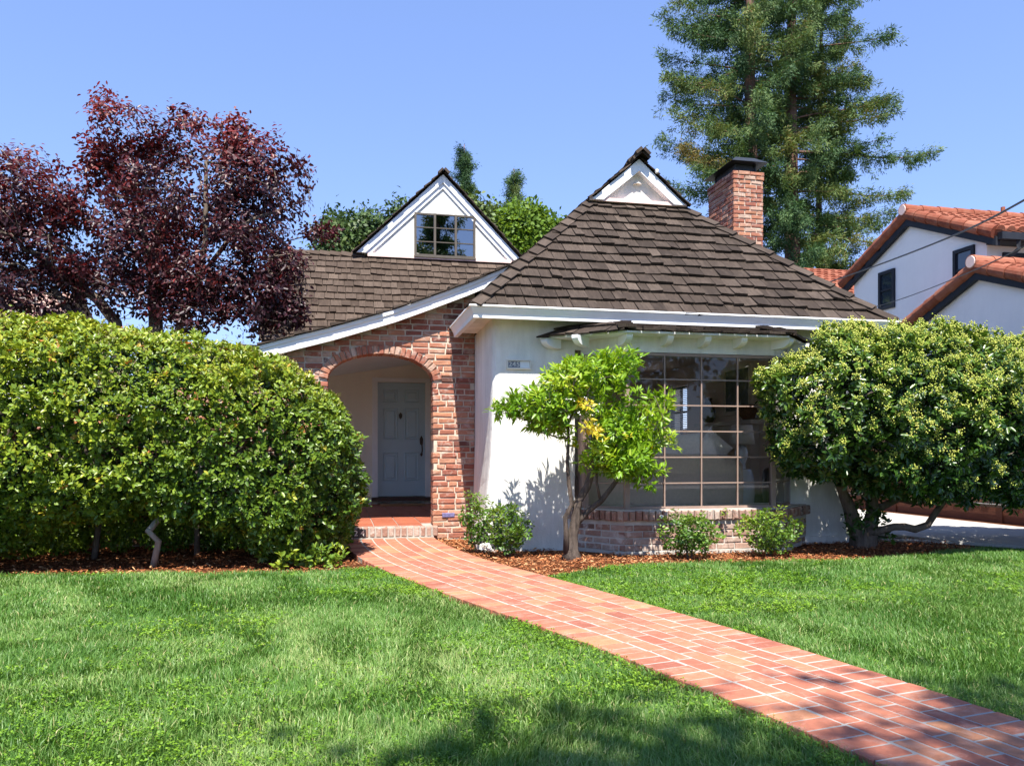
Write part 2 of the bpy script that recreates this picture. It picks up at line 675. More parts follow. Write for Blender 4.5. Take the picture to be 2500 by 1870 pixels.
def back_right(x):
    return np.interp(x, [1.4, 1.75, 2.1, 2.6, 3.5, 4.9, 5.5, 7.05, 7.5, 9, 12], [6.6, 6.75, 7.05, 7.3, 7.38, 7.2, 7.3, 7.75, 7.6, 6.9, 6.2]) + 0.025 * np.sin(x * 9)


def sheet(name, poly, z, mat, kind='structure', thick=0.0):
    mb = MB()
    if thick:
        mb.prism([(x, y, z - thick) for x, y in poly], (0, 0, thick))
    else:
        mb.add([(x, y, z) for x, y in poly], [tuple(range(len(poly)))])
    o = mb.build(name, mat)
    tag(o, kind=kind)
    return o


m = NT('ground_cover')
f = m.noise(m.coord(), 0.4, 5)
m.base(m.ramp(f, [(0.3, (0.035, 0.06, 0.02)), (0.6, (0.07, 0.075, 0.04)), (0.8, (0.11, 0.10, 0.07))]))
m.rough(0.95)
M['ground'] = m.m
sheet('ground', [(-400, -400), (400, -400), (400, 600), (-400, 600)], -0.075, M['ground'])

m = NT('turf_soil')
v = m.coord()
f = m.noise(v, 14, 6, 0.7)
m.base(m.ramp(f, [(0.3, (0.018, 0.045, 0.010)), (0.7, (0.04, 0.085, 0.018))]))
m.rough(1.0)
m.spec(0.05)
M['turf'] = m.m
xs = np.linspace(-9, 0.05, 30)
poly = [(x, float(back_left(x))) for x in xs] + [(float(path_l(y)) + 0.05, y) for y in np.linspace(7.5, -6, 24)] + [(-9, -6)]
sheet('lawn', poly, -0.05, M['turf'])
xs = np.linspace(12, 1.6, 40)
poly = [(x, float(back_right(x))) for x in xs] + [(float(path_r(y)) - 0.05, y) for y in np.linspace(6.6, -6, 24)] + [(12, -6)]
sheet('lawn', poly, -0.05, M['turf'])

m = NT('mulch')
v = m.coord()
f = m.noise(v, 38, 6, 0.75)
m.base(m.ramp(f, [(0.3, (0.045, 0.018, 0.010)), (0.5, (0.13, 0.045, 0.018)), (0.75, (0.24, 0.09, 0.035))]))
m.rough(0.95)
m.spec(0.1)
m.bump(f, 1.0, 0.03)
M['mulch'] = m.m
sheet('mulch_bed', [(-9, 7.4), (0.4, 7.3), (0.3, 10.3), (-9, 10.4)], -0.058, M['mulch'])
sheet('mulch_bed', [(1.0, 10.2), (1.1, 7.4), (1.4, 6.4), (7.4, 6.9), (7.05, 8.1), (6.55, 9.0), (6.4, 14.0), (1.2, 14.0)], -0.058, M['mulch'])

# street and pavement behind the camera (only seen in reflections)
M['asphalt'] = simple('asphalt', (0.05, 0.05, 0.052), 0.9, 0.2, 4, 0.2, 0.3)
sheet('street', [(-60, -18), (60, -18), (60, -8), (-60, -8)], -0.070, M['asphalt'])
m = NT('concrete')
v = m.coord()
f = m.noise(v, 1.6, 6, 0.65)
g = m.noise(v, 45, 5, 0.7)
c = m.ramp(f, [(0.3, (0.36, 0.345, 0.315)), (0.7, (0.52, 0.50, 0.46))])
m.base(m.mix(m.ramp(g, [(0.45, 0.0), (0.7, 0.35)]), c, (0.24, 0.23, 0.21)))
m.rough(0.9)
m.spec(0.15)
m.bump(g, 0.3, 0.005)
M['concrete'] = m.m
sheet('pavement', [(-60, -7.9), (60, -7.9), (60, -6.1), (-60, -6.1)], -0.04, M['concrete'], thick=0.03)
sheet('driveway', [(7.2, 26), (7.05, 9.6), (7.3, 8.4), (7.9, 7.6), (9.4, 7.0), (11, 6.6), (13, 5.8), (13, -6), (14.5, -6), (14.5, 9.0), (9.62, 9.0), (9.62, 26)], -0.02, M['concrete'], thick=0.04)
sheet('path', [(6.5, 9.2), (6.45, 8.95), (7.0, 8.55), (7.35, 8.38), (7.15, 8.75)], -0.035, M['concrete'], thick=0.02)
sheet('mulch_bed', [(9.63, 26), (9.63, 8.0), (9.86, 8.0), (9.86, 26)], -0.03, M['mulch'])

# mulch chips
def chips(n, sampler, name):
    P = sampler(n)
    n = len(P)
    ang = R.uniform(0, 2 * PI, n)
    D = np.stack([np.cos(ang), np.sin(ang), R.normal(0, 0.25, n)], 1)
    N = np.stack([R.normal(0, 0.35, n), R.normal(0, 0.35, n), np.ones(n)], 1)
    L = R.uniform(0.012, 0.05, n)
    W = R.uniform(0.005, 0.014, n)
    V, F, rep = leaf_arrays(P, D, N, L, W, np.array([(0, .5, 0), (1, .4, 0), (.95, -.5, 0), (.05, -.4, 0)]))
    o = np_mesh(name, V, F, np.repeat(R.uniform(0, 1, n), rep), M['chip'])
    tag(o, 'scattered red brown shredded bark chips in the planting bed', 'mulch', kind='stuff')


m = NT('bark_chip')
m.base(m.ramp(m.attr('tone').outputs['Fac'], [(0.0, (0.09, 0.03, 0.013)), (0.4, (0.26, 0.085, 0.032)), (0.8, (0.42, 0.16, 0.062)), (1.0, (0.62, 0.38, 0.19))]))
m.rough(0.9)
m.spec(0.15)
M['chip'] = m.m


def samp_right(n):
    x = R.uniform(1.1, 7.2, n)
    y = R.uniform(6.5, 9.0, n)
    ok = (y > back_right(x) - 0.06) & (x > path_r(y)) & ~((x > 2.4) & (x < 5.4) & (y > 8.35)) & (y < np.where(x > 6.1, 9, 8.85) + (x < 1.7) * 1.4)
    xx = np.concatenate([x[ok], R.uniform(1.15, 1.75, n // 12)])
    yy = np.concatenate([y[ok], R.uniform(8.6, 10.15, n // 12)])
    return np.stack([xx, yy, R.uniform(-0.055, -0.03, len(xx))], 1)


def samp_left(n):
    x = R.uniform(-6, 0.3, n)
    y = R.uniform(7.4, 10.1, n)
    ok = (y > back_left(x) - 0.06) & (x < path_l(y))
    return np.stack([x[ok], y[ok], R.uniform(-0.055, -0.03, ok.sum())], 1)


chips(26000, samp_right, 'mulch_chips')
chips(16000, samp_left, 'mulch_chips')

# ------------------------------------------------------------------ brick path
mb = MB()
ys = np.linspace(-1.0, 10.02, 60)
top = [(float(path_l(y)) + 0.006, y, -0.07) for y in ys] + [(float(path_r(y)) - 0.006, y, -0.07) for y in ys[::-1]]
mb.prism(top, (0, 0, 0.0669))
mb.build('garden_path', M['paver_mortar'])
gp = bpy.data.objects['garden_path']
tag(gp, kind='structure')
mb = MB()
# centre line resampled by arc length
yy = np.linspace(-1.0, 10.0, 900)
cl = np.stack([(path_l(yy) + path_r(yy)) / 2, yy], 1)
# smooth
ker = np.ones(61) / 61
clp = np.pad(cl, ((30, 30), (0, 0)), mode='reflect', reflect_type='odd')
cl = np.stack([np.convolve(clp[:, i], ker, 'valid') for i in range(2)], 1)
half = np.interp(cl[:, 1], PYS, (PRX - PLX) / 2)
sl = np.concatenate([[0], np.cumsum(np.linalg.norm(np.diff(cl, axis=0), axis=1))])
tang = nrm(np.gradient(cl, axis=0))
half = half * np.abs(tang[:, 1])           # width measured across the path
half = np.convolve(np.pad(half, 30, mode='edge'), ker, 'valid')


def path_at(s):
    x = np.interp(s, sl, cl[:, 0])
    y = np.interp(s, sl, cl[:, 1])
    t = np.array((np.interp(s, sl, tang[:, 0]), np.interp(s, sl, tang[:, 1])))
    t /= np.linalg.norm(t)
    return np.array((x, y)), t, np.interp(s, sl, half)


def path_brick(s, off, ls, lw, tone):
    p, t, h = path_at(s)
    nx = np.array((t[1], -t[0]))           # to the right of travel
    c = p + nx * off
    zz = float(np.clip(R.normal(0, 0.0004), -.0008, .0008))
    mb.brick((c[0], c[1], zz), (t[0], t[1], 0), (0, 0, 1), (nx[0], nx[1], 0), ls, lw, 0.05, tone, 0.004, 0.0012)


Smax = sl[-1]
s = 0.1
while s < Smax - 0.02:                       # headers on both edges
    for sd_ in (-1, 1):
        p, t, h = path_at(s)
        path_brick(s + R.normal(0, .002), sd_ * (h - 0.095), 0.0965, 0.188 + R.normal(0, .003), R.beta(2, 2))
    s += 0.1085
for row in range(5):
    s = 0.1 + (row % 2) * 0.105 + R.uniform(-.02, .02)
    while s < Smax - 0.05:
        p, t, h = path_at(s)
        w = 2 * (h - 0.195) - 0.012
        rw = w / 5
        path_brick(s, -w / 2 + rw * (row + 0.5), 0.202 + R.normal(0, .004), rw - 0.012, R.beta(2, 2))
        s += 0.2145
mb.build('brick_pattern', M['paver'], gp)
# ================================================================== HOUSE
H = empty('cottage', 'white stucco and brick cottage with steep brown shingle roofs and arched brick porch', 'house', (2.5, 8.8, 0))
WY = 8.8          # front wall plane
BY = 10.2         # brick porch front plane
EY = 8.5          # front eave
EZ = 2.63         # eave height (roof surface)

# --- white front wall with flared left corner
mb = MB()
zs = [-0.08, 0.0, 0.15, 0.3, 0.5, 0.75, 1.0, 1.3, 1.7, 2.1, 2.55]


def flare(z):
    return 0.15 * max(0.0, 1 - z / 1.5) ** 1.8


prof = []
for z in zs:
    xl = 1.66 - flare(z)
    ring = [(1.80, BY - 0.01, z), (1.70 - 0.3 * flare(z), BY - 0.01, z), (xl + 0.01, WY + 0.1, z), (xl + 0.018, WY + 0.05, z), (xl + 0.045, WY + 0.015, z), (xl + 0.09, WY, z), (2.62, WY, z), (2.62, WY + 0.14, z), (1.80, WY + 0.14, z)]
    prof.append(ring)
k = len(prof[0])
vs = [p for r in prof for p in r]
fs = [(i * k + j, i * k + (j + 1) % k, (i + 1) * k + (j + 1) % k, (i + 1) * k + j) for i in range(len(zs) - 1) for j in range(k)]
fs += [tuple((len(zs) - 1) * k + j for j in range(k))]
mb.add(vs, fs)
mb.box(5.34, 6.1, WY, WY + 0.14, -0.08, 2.55)
mb.box(2.622, 5.338, WY, WY + 0.14, 2.22, 2.55)
mb.box(2.622, 5.338, WY, WY + 0.14, -0.08, 0.40)
mb.box(5.9, 6.1, 9.75, 12.95, -0.08, 3.0)
mb.box(5.9, 6.1, WY + .142, 9.749, -0.08, .45)
mb.box(5.9, 6.1, WY + .142, 9.749, 2.2, 3.0)  # gap below is an opening added to let daylight into the room
mb.box(5.9, 6.1, 13.72, 14.5, -0.08, 3.0)
mb.box(5.9, 6.1, 12.952, 13.718, -0.08, 1.32)
mb.box(5.9, 6.1, 12.952, 13.718, 2.22, 3.0)
mb.box(1.66, 1.80, BY + 0.3, 14.4, 0.0, 2.9)          # porch right wall
# bay head, stucco band over the window
bayL, bayR, bayY = (2.72, 8.68), (5.38, 8.87), 8.35
b1, b2 = (3.08, bayY), (4.84, bayY)


def bay_outline(off):
    return [(bayL[0] - off, WY + 0.02), (b1[0] - off * 0.5, b1[1] - off), (b2[0] + off * 0.5, b2[1] - off), (bayR[0] + off, WY + 0.02)]


mb.prism([(x, y, 2.156) for x, y in bay_outline(0.02)], (0, 0, 0.2))
mb.build('stucco_wall', M['stucco'], H)
# base skirt on the right part of the wall
mb = MB().box(5.35, 6.13, WY - 0.03, WY - 0.002, -0.08, 0.035)
mb.build('wall_skirt', M['stucco'], H)

# --- interior lining
mb = MB()
mb.box(1.802, 1.82, WY + 0.14, 14.3, 0.12, 2.55)
mb.box(5.88, 5.898, 9.75, 12.95, 0.12, 2.55)
mb.box(5.88, 5.898, WY + .143, 9.75, 0.12, .45)
mb.box(5.88, 5.898, WY + .143, 9.75, 2.2, 2.55)
mb.box(5.88, 5.898, 13.72, 14.3, 0.12, 2.55)
mb.box(5.88, 5.898, 12.95, 13.72, 0.12, 1.32)
mb.box(5.88, 5.898, 12.95, 13.72, 2.22, 2.55)
mb.box(1.82, 2.0, 14.28, 14.298, 0.12, 2.55)
mb.box(4.3, 5.88, 14.28, 14.298, 0.12, 2.55)
mb.box(2.0, 4.3, 14.28, 14.298, 2.3, 2.55)
mb.box(1.82, 5.88, WY + 0.01, 14.3, 2.551, 2.58)
mb.build('interior_wall', M['taupe'], H)
mb = MB().box(1.82, 5.88, WY + 0.145, 14.28, 0.08, 0.12)
mb.build('interior_floor', M['floorwood'], H)

# --- brick porch front with arch
ARX, ARA, ARB, ARZ = 0.51, 0.65, 0.32, 1.97
# rake line (top of shingles) X -> z at the front
RKX = np.array([-1.5, -0.95, -0.52, -0.09, 0.66, 1.12, 1.59, 2.16, 2.6, 3.3, 3.965])
RKZ = np.array([2.24, 2.36, 2.49, 2.61, 2.85, 3.03, 3.22, 3.48, 3.80, 4.46, 5.01])


def rake(x):
    return float(np.interp(x, RKX, RKZ))


def arch_half(z, off=0.0):
    if z <= ARZ:
        return ARA + off
    q = 1 - ((z - ARZ) / (ARB + off)) ** 2
    return (ARA + off) * math.sqrt(q) if q > 0 else -1


XL, XR = -1.9, 1.70
mb = MB()
n_arc = 24
arc = [(ARX + (ARA + .012) * math.cos(t), ARZ + (ARB + .012) * math.sin(t)) for t in np.linspace(0, PI, n_arc)]
outl = [(XR, -0.08), (ARX + ARA + .012, -0.08)] + arc + [(ARX - ARA - .012, -0.08), (XL, -0.08)]
outl += [(x, rake(x) - 0.16) for x in np.linspace(XL, XR, 12)]
mb.prism([(x, BY + 0.012, z) for x, z in outl], (0, 0.22, 0))
bw = mb.build('mortar_backing', M['mortar'], H)
mb = MB()
ch_ = 0.0735
r = 0
z = -0.04
while z < 3.2:
    zc = z + 0.031
    ho = arch_half(min(zc + 0.03, 9), 0.115) if zc > ARZ - 0.03 else ARA
    if zc > ARZ - 0.03:
        ho = arch_half(zc - 0.004, 0.112)
    spans = [(XL, XR)] if ho < 0 else [(XL, ARX - ho), (ARX + ho, XR)]
    x = XL - R.uniform(0, 0.05) - (r % 2) * 0.105
    cuts = []
    while x < XR:
        L = 0.20 + R.normal(0, 0.006)
        if R.uniform() < 0.12:
            L = 0.098
        cuts.append((x, x + L))
        x += L + 0.016
    for a, b in cuts:
        for s0, s1 in spans:
            c0, c1 = max(a, s0), min(b, s1)
            if s1 - c1 < 0.05 and c1 < s1 and b < s1 + 0.06:
                c1 = s1
            if c0 - s0 < 0.05 and c0 > s0:
                c0 = s0
            if c1 - c0 < 0.045:
                continue
            if zc + 0.03 > rake(c0) - 0.20:
                if zc - 0.03 > rake(c1) - 0.2:
                    continue
                if zc + 0.03 > rake((c0 + c1) / 2) - 0.15:
                    continue
            edge = abs(c0 - s0) < 1e-6 or abs(c1 - s1) < 1e-6
            tone = R.beta(2.2, 1.8)
            if R.uniform() < 0.06:
                tone = R.uniform(0, 0.1)
            mb.brick(((c0 + c1) / 2, BY - R.uniform(-.004, .006), zc), (1, 0, 0), (0, -1, 0), (0, 0, 1), c1 - c0, 0.0585 + R.normal(0, .002), 0.235 if edge else 0.06, tone, 0.008, 0.004)
    z += ch_
    r += 1
# arch ring
nv = 25
ts = np.linspace(0.0, PI, nv * 8)
arcp = np.array([(ARX + (ARA + .055) * math.cos(t), ARZ + (ARB + .055) * math.sin(t)) for t in ts])
al = np.concatenate([[0], np.cumsum(np.linalg.norm(np.diff(arcp, axis=0), axis=1))])
for i in range(nv):
    q = (i + 0.5) / nv * al[-1]
    x, zq = np.interp(q, al, arcp[:, 0]), np.interp(q, al, arcp[:, 1])
    x2, z2 = np.interp(q + .01, al, arcp[:, 0]), np.interp(q + .01, al, arcp[:, 1])
    x1, z1 = np.interp(q - .01, al, arcp[:, 0]), np.interp(q - .01, al, arcp[:, 1])
    U = np.array((x2 - x1, 0, z2 - z1))
    U /= np.linalg.norm(U)
    W = np.array((U[2], 0, -U[0]))
    mb.brick((x, BY - 0.014, zq), U, (0, -1, 0), W, al[-1] / nv - 0.011, 0.112, 0.26, R.beta(2.4, 1.6), 0.008, 0.004)
# one glazed purple-blue brick low on the pier is part of the pattern, in its own mesh
mb.build('brick_porch_front', M['brick'], H)
mb = MB()
mb.brick((1.36, BY - 0.012, 0.255), (1, 0, 0), (0, -1, 0), (0, 0, 1), 0.16, 0.055, 0.05, 0.5, 0.006, 0.003)
M['glazed'] = simple('glazed_purple_brick', (0.16, 0.15, 0.30), 0.35, 0.5, 30, 0.4, 0.2)
mb.build('glazed_brick', M['glazed'], H)

# porch: step, floor, back wall, ceiling
mb = MB()
x = -0.32
while x < 1.14:
    w = 0.064 + R.normal(0, .002)
    mb.brick((x + w / 2, 9.985 + R.normal(0, .003), 0.07), (1, 0, 0), (0, -1, 0), (0, 0, 1), w, 0.118, 0.19, R.beta(1.6, 2.2), 0.012, 0.003)
    x += w + 0.0125
mb.build('porch_step', M['brick_grey'], H)
mb = MB().box(-0.33, 1.15, 9.995, 10.19, -0.03, 0.128)
mb.box(-0.33, 1.14, 9.955, 9.993, -0.06, 0.008)
mb.build('step_mortar', M['paver_mortar'], H)
mb = MB().box(-1.6, 1.66, BY + .24, 14.38, -0.06, 0.132).box(-0.13, 1.15, 10.16, BY + .239, -0.06, 0.131)
mb.build('porch_slab', M['paver_mortar'], H)
mb = MB()
for i in range(9):
    for j in range(14):
        x0, y0 = -1.10 + i * 0.305, 10.165 + j * 0.302
        if x0 > 1.6 or (y0 < BY + .2 and (x0 < -0.2 or x0 > 1.0)) or x0 < -1.5:
            continue
        mb.brick((x0 + 0.147, y0 + 0.146, 0.141), (1, 0, 0), (0, 0, 1), (0, 1, 0), 0.295, 0.292, 0.008, R.uniform(0, 1), 0.003, 0.0006)
mb.build('porch_floor', M['tile_floor'], H)
mb = MB()
mb.box(-1.7, 0.66, 14.4, 14.55, 0.0, 2.9)
mb.box(1.50, 2.0, 14.4, 14.55, 0.0, 3.2)
mb.box(4.3, 6.1, 14.4, 14.55, 0.0, 3.2)
mb.box(2.001, 4.299, 14.4, 14.55, 2.3, 3.2)  # unseen rear opening below, added so daylight reaches the living room
mb.box(0.661, 1.499, 14.4, 14.55, 2.30, 2.9)
mb.build('porch_wall', M['stucco_cream'], H)  # porch shaped without a left wall so sky light reaches the door
mb = MB()
mb.prism([(-1.7, BY + 0.235, 2.12), (1.66, BY + 0.235, 2.69), (1.66, BY + 0.235, 2.72), (-1.7, BY + 0.235, 2.15)], (0, 4.16, 0))
mb.build('porch_ceiling', M['trim'], H)

# door
door = MB()
DX0, DX1, DZ0, DZ1, DYF = 0.66, 1.50, 0.275, 2.295, 14.43
door.box(DX0, DX1, DYF, DYF + 0.045, DZ0, DZ1)
dw, dh = DX1 - DX0, DZ1 - DZ0


def panel(u0, u1, v0, v1):
    x0, x1 = DX0 + u0 * dw, DX0 + u1 * dw
    z0, z1 = DZ1 - v1 * dh, DZ1 - v0 * dh
    o = 0.022
    rings = [(0, 0.0), (0.010, -0.014), (0.024, -0.001), (0.045, -0.001), (0.062, -0.014)]
    vs, fs = [], []
    for i, (ins, dy) in enumerate(rings):
        vs += [(x0 + ins, DYF + dy - 0.0005, z0 + ins), (x1 - ins, DYF + dy - 0.0005, z0 + ins), (x1 - ins, DYF + dy - 0.0005, z1 - ins), (x0 + ins, DYF + dy - 0.0005, z1 - ins)]
        if i:
            for q in range(4):
                q2 = (q + 1) % 4
                fs.append(((i - 1) * 4 + q, (i - 1) * 4 + q2, i * 4 + q2, i * 4 + q))
    e = (len(rings) - 1) * 4
    fs.append((e, e + 1, e + 2, e + 3))
    door.add(vs, fs)


for u0, u1 in ((0.11, 0.42), (0.56, 0.87)):
    panel(u0, u1, 0.06, 0.175)
    panel(u0, u1, 0.225, 0.50)
    panel(u0, u1, 0.615, 0.865)
dobj = door.build('front_door', M['door'], H)
mb = MB()
mb.box(DX0 - 0.095, DX0 - 0.002, 14.365, 14.42, 0.25, 2.375)
mb.box(DX1 + 0.002, DX1 + 0.085, 14.365, 14.42, 0.25, 2.375)
mb.box(DX0 - 0.002, DX1 + 0.002, 14.365, 14.42, 2.305, 2.375)
mb.build('door_frame', M['trim'], dobj)
MB().box(DX0 - 0.11, DX1 + 0.1, 14.28, 14.40, 0.20, 0.262).build('threshold', M['threshold'], dobj)
MB().box(-1.6, DX0 - 0.11, 14.37, 14.4, 0.141, 0.215).box(DX1 + .1, 1.66, 14.37, 14.4, 0.141, 0.215).build('porch_skirting', M['trim_cream'], H)
mb = MB()                                       # handle set
hx, hz = DX1 - 0.065, DZ0 + 0.41 * dh
mb.prism([(hx - .025, DYF - .001, hz + .10), (hx - .032, DYF - .001, hz + .19), (hx - .016, DYF - .001, hz + .225), (hx, DYF - .001, hz + .255),
          (hx + .016, DYF - .001, hz + .225), (hx + .032, DYF - .001, hz + .19), (hx + .025, DYF - .001, hz + .10), (hx, DYF - .001, hz + .08)], (0, -0.012, 0))
mb.tube([(hx, DYF - .01, hz + .115), (hx + .005, DYF - .055, hz + .09), (hx + .01, DYF - .06, hz + .0), (hx + .004, DYF - .05, hz - .06), (hx, DYF - .01, hz - .075)], 0.011, 8)
mb.prism([(hx - .018, DYF - .001, hz - .06), (hx + .018, DYF - .001, hz - .06), (hx + .022, DYF - .001, hz - .09), (hx, DYF - .001, hz - .125), (hx - .022, DYF - .001, hz - .09)], (0, -0.012, 0))
mb.build('door_handle', M['bronze'], dobj)
mb = MB()
kx, kz = DX0 + 0.48 * dw, DZ1 - 0.29 * dh
mb.prism([(kx, DYF - .001, kz + .06), (kx + .03, DYF - .001, kz + .02), (kx + .025, DYF - .001, kz - .03), (kx, DYF - .001, kz - .065), (kx - .025, DYF - .001, kz - .03), (kx - .03, DYF - .001, kz + .02)], (0, -0.014, 0))
mb.tube([(kx - .018, DYF - .02, kz + .01), (kx - .018, DYF - .035, kz - .02), (kx, DYF - .04, kz - .042), (kx + .018, DYF - .035, kz - .02), (kx + .018, DYF - .02, kz + .01)], 0.006, 6)
mb.build('door_knocker', M['bronze'], dobj)

mat_o = MB()
mat_o.box(0.68, 1.45, 13.75, 14.15, 0.1425, 0.16)
mat_o = mat_o.build('doormat', simple('tan_coir', (0.34, 0.20, 0.10), 0.95, 0.1, 80, 0.3, 0.6))
tag(mat_o, 'thin tan doormat lying on the tiles before the blue front door', 'doormat')

# number tiles in the step
CURVE_FONT = None


def text_mesh(body, size, mat, parent, name, M4, extrude=0.002):
    cu = bpy.data.curves.new(name, 'FONT')
    cu.body = body
    cu.size = size
    cu.extrude = extrude
    cu.offset = size * 0.012
    cu.align_x = 'CENTER'
    cu.align_y = 'CENTER'
    ob = bpy.data.objects.new(name + '_tmp', cu)
    COL.objects.link(ob)
    dg = bpy.context.evaluated_depsgraph_get()
    me = bpy.data.meshes.new_from_object(ob.evaluated_get(dg))
    COL.objects.unlink(ob)
    bpy.data.objects.remove(ob)
    me.transform(M4)
    off = wloc(parent) if parent else Vector((0, 0, 0))
    me.transform(Matrix.Translation(-off))
    me.materials.clear()
    me.materials.append(mat)
    me.name = name
    return link(bpy.data.objects.new(name, me), parent)


ROTX = Matrix.Rotation(PI / 2, 4, 'X')
M['tile_black'] = simple('black_glazed_tile', (0.03, 0.03, 0.035), 0.3, 0.5)
M['digit'] = simple('worn_white_digit', (0.62, 0.60, 0.55), 0.6, 0.3, 40, 0.25)
for dgt, px in (('2', 0.195), ('4', 0.275)):
    nt = MB().box(px - 0.038, px + 0.038, 9.965, 9.983, 0.02, 0.115).build('number_tile', M['tile_black'], H)
    text_mesh(dgt, 0.095, M['digit'], nt, 'digit', Matrix.Translation((px, 9.962, 0.066)) @ ROTX)

# ------------------------------------------------------------------ roofs
def shingle_face(mb, O, U, V, lim, vmax, expo, thick=0.022, wr=(0.10, 0.22), lift=0.0, v_start=-0.03):
    """O origin on the eave, U along, V up the slope (unit), lim(v)->(u0,u1)"""
    O, U, V = (np.array(q, float) for q in (O, U, V))
    N = np.cross(U, V)
    N /= np.linalg.norm(N)
    v = v_start
    while v < vmax - 0.02:
        v1 = min(v + expo * 1.25, vmax)
        a0, a1 = lim(max(v, 0.0))
        t0, t1 = lim(v1)
        u = a0 - R.uniform(0, 0.1)
        while u < a1:
            w = R.uniform(*wr)
            g = R.uniform(0.004, 0.013)
            c0, c1 = max(u, a0), min(u + w, a1)
            d0, d1 = min(max(u, t0), t1), max(min(u + w, t1), t0)
            u += w + g
            if c1 - c0 < 0.03:
                continue
            jb = R.normal(0, 0.011)
            jc = R.normal(0, 0.004)
            th = thick * R.uniform(0.75, 1.5)
            tw = R.normal(0, 0.0035)
            pb0 = O + U * c0 + V * (v + jb - jc)
            pb1 = O + U * c1 + V * (v + jb + jc)
            pt0 = O + U * d0 + V * v1
            pt1 = O + U * d1 + V * v1
            vs = [pb0 + N * (lift + .012 + tw), pb1 + N * (lift + .012 - tw), pb0 + N * (lift + .012 + th + tw), pb1 + N * (lift + .012 + th - tw), pt1 + N * (lift + .004), pt0 + N * (lift + .004)]
            fs = [(0, 1, 3, 2), (2, 3, 4, 5), (0, 2, 5), (1, 4, 3)]
            ro = R.uniform(0, 50)
            uvs = [(c0 + ro, v, ro), (c1 + ro, v, ro), (c0 + ro, v, ro), (c1 + ro, v, ro), (c1 + ro, v1, ro), (c0 + ro, v1, ro)]
            mb.add(vs, fs, float(np.clip(R.normal(0.45, 0.27), 0, 1)), uvs)
        v += expo


def caps(mb, A, B, d1, d2, width, n, thick=0.024, lift=0.03):
    """overlapping board pairs along a hip or ridge line from A (low) to B (high); d1, d2 unit vectors down each side"""
    A, B = np.array(A, float), np.array(B, float)
    h = (B - A) / np.linalg.norm(B - A)
    L = np.linalg.norm(B - A) / n
    for i in range(n):
        p = A + h * L * i
        for d in (np.array(d1, float), np.array(d2, float)):
            nn = np.cross(h, d)
            nn /= np.linalg.norm(nn)
            if nn[2] < 0:
                nn = -nn
            wv = width * R.uniform(0.92, 1.08)
            jb = R.normal(0, 0.008)
            lo = p - h * (0.02 + jb) - d * lift * 0.9
            hi = p + h * L * 1.2 - d * lift * 0.9
            t = thick * R.uniform(0.9, 1.3)
            vs = [lo + nn * lift, lo + d * wv + nn * lift, lo + nn * (lift + t), lo + d * wv + nn * (lift + t),
                  hi + nn * lift * 0.7, hi + d * wv + nn * lift * 0.7]
            ro = R.uniform(0, 50)
            uvs = [(ro, 0, ro), (ro + wv, 0, ro), (ro, 0, ro), (ro + wv, 0, ro), (ro, L, ro), (ro + wv, L, ro)]
            mb.add(vs, [(0, 1, 3, 2), (2, 3, 5, 4), (1, 5, 3), (0, 2, 4)], float(np.clip(R.normal(0.6, 0.2), 0, 1)), uvs)


EX0, EX1 = 1.42, 6.51
CX = (EX0 + EX1) / 2          # 3.965
GY, GZ = 10.38, 4.44          # gablet base
GH = 0.667                    # gablet half width
APZ = 5.01
slope = np.array((0, GY - EY, GZ - EZ))
SL = np.linalg.norm(slope)
Vf = slope / SL
mb = MB()


def lim_front(v):
    f = min(1, max(0, v / SL))
    return (EX0 + (CX - GH - EX0) * f, EX1 + (CX + GH - EX1) * f)


roof = MB()
# solid roof body under the shingles: front hip, left and right slopes, ridge
YB = 15.3  # roof cut short behind so sky light reaches the rear opening
roofpts = dict(a=(EX0, EY, EZ), b=(EX1, EY, EZ), c=(CX - GH, GY, GZ), d=(CX + GH, GY, GZ), e=(CX, GY + 0.02, APZ), f=(CX, YB, APZ), g=(EX1, YB, EZ), h=(EX0, YB, EZ),
               c2=(CX - GH, YB, GZ), d2=(CX + GH, YB, GZ))
P_ = roofpts
vs = [P_[q] for q in 'abcdefgh'] + [P_['c2'], P_['d2']]
ia = {q: i for i, q in enumerate(list('abcdefgh') + ['c2', 'd2'])}


def fc(*q):
    return tuple(ia[x] for x in q)


roof.add(vs, [fc('a', 'b', 'd', 'c'), fc('b', 'g', 'd2', 'd'), fc('h', 'a', 'c', 'c2'), fc('d', 'd2', 'f', 'e'), fc('c', 'e', 'f', 'c2'), fc('g', 'h', 'c2', 'f', 'd2')])
# underside
roof.add([(EX0, EY, EZ - .03), (EX1, EY, EZ - .03), (EX1, YB, EZ - .03), (EX0, YB, EZ - .03)], [(0, 3, 2, 1)])
robj = roof.build('roof', M['deck'], H)
mb = MB()
shingle_face(mb, (0, EY, EZ), (1, 0, 0), Vf, lim_front, SL, 0.205, thick=0.026)
# right slope
Vr = np.array((CX + GH - EX1, 0, GZ - EZ))
SR = np.linalg.norm(Vr)
Vr /= SR
shingle_face(mb, (EX1, EY, EZ), (0, 1, 0), Vr, lambda v: ((GY - EY) * min(1, max(0, v / SR)), 6.8), SR, 0.205)
Vl = np.array((-(CX - GH - EX0) * -1, 0, GZ - EZ))
Vl /= np.linalg.norm(Vl)
shingle_face(mb, (EX0, EY, EZ), (0, -1, 0), Vl, lambda v: (-6.8, -(GY - EY) * min(1, max(0, v / SR))), SR, 0.205)
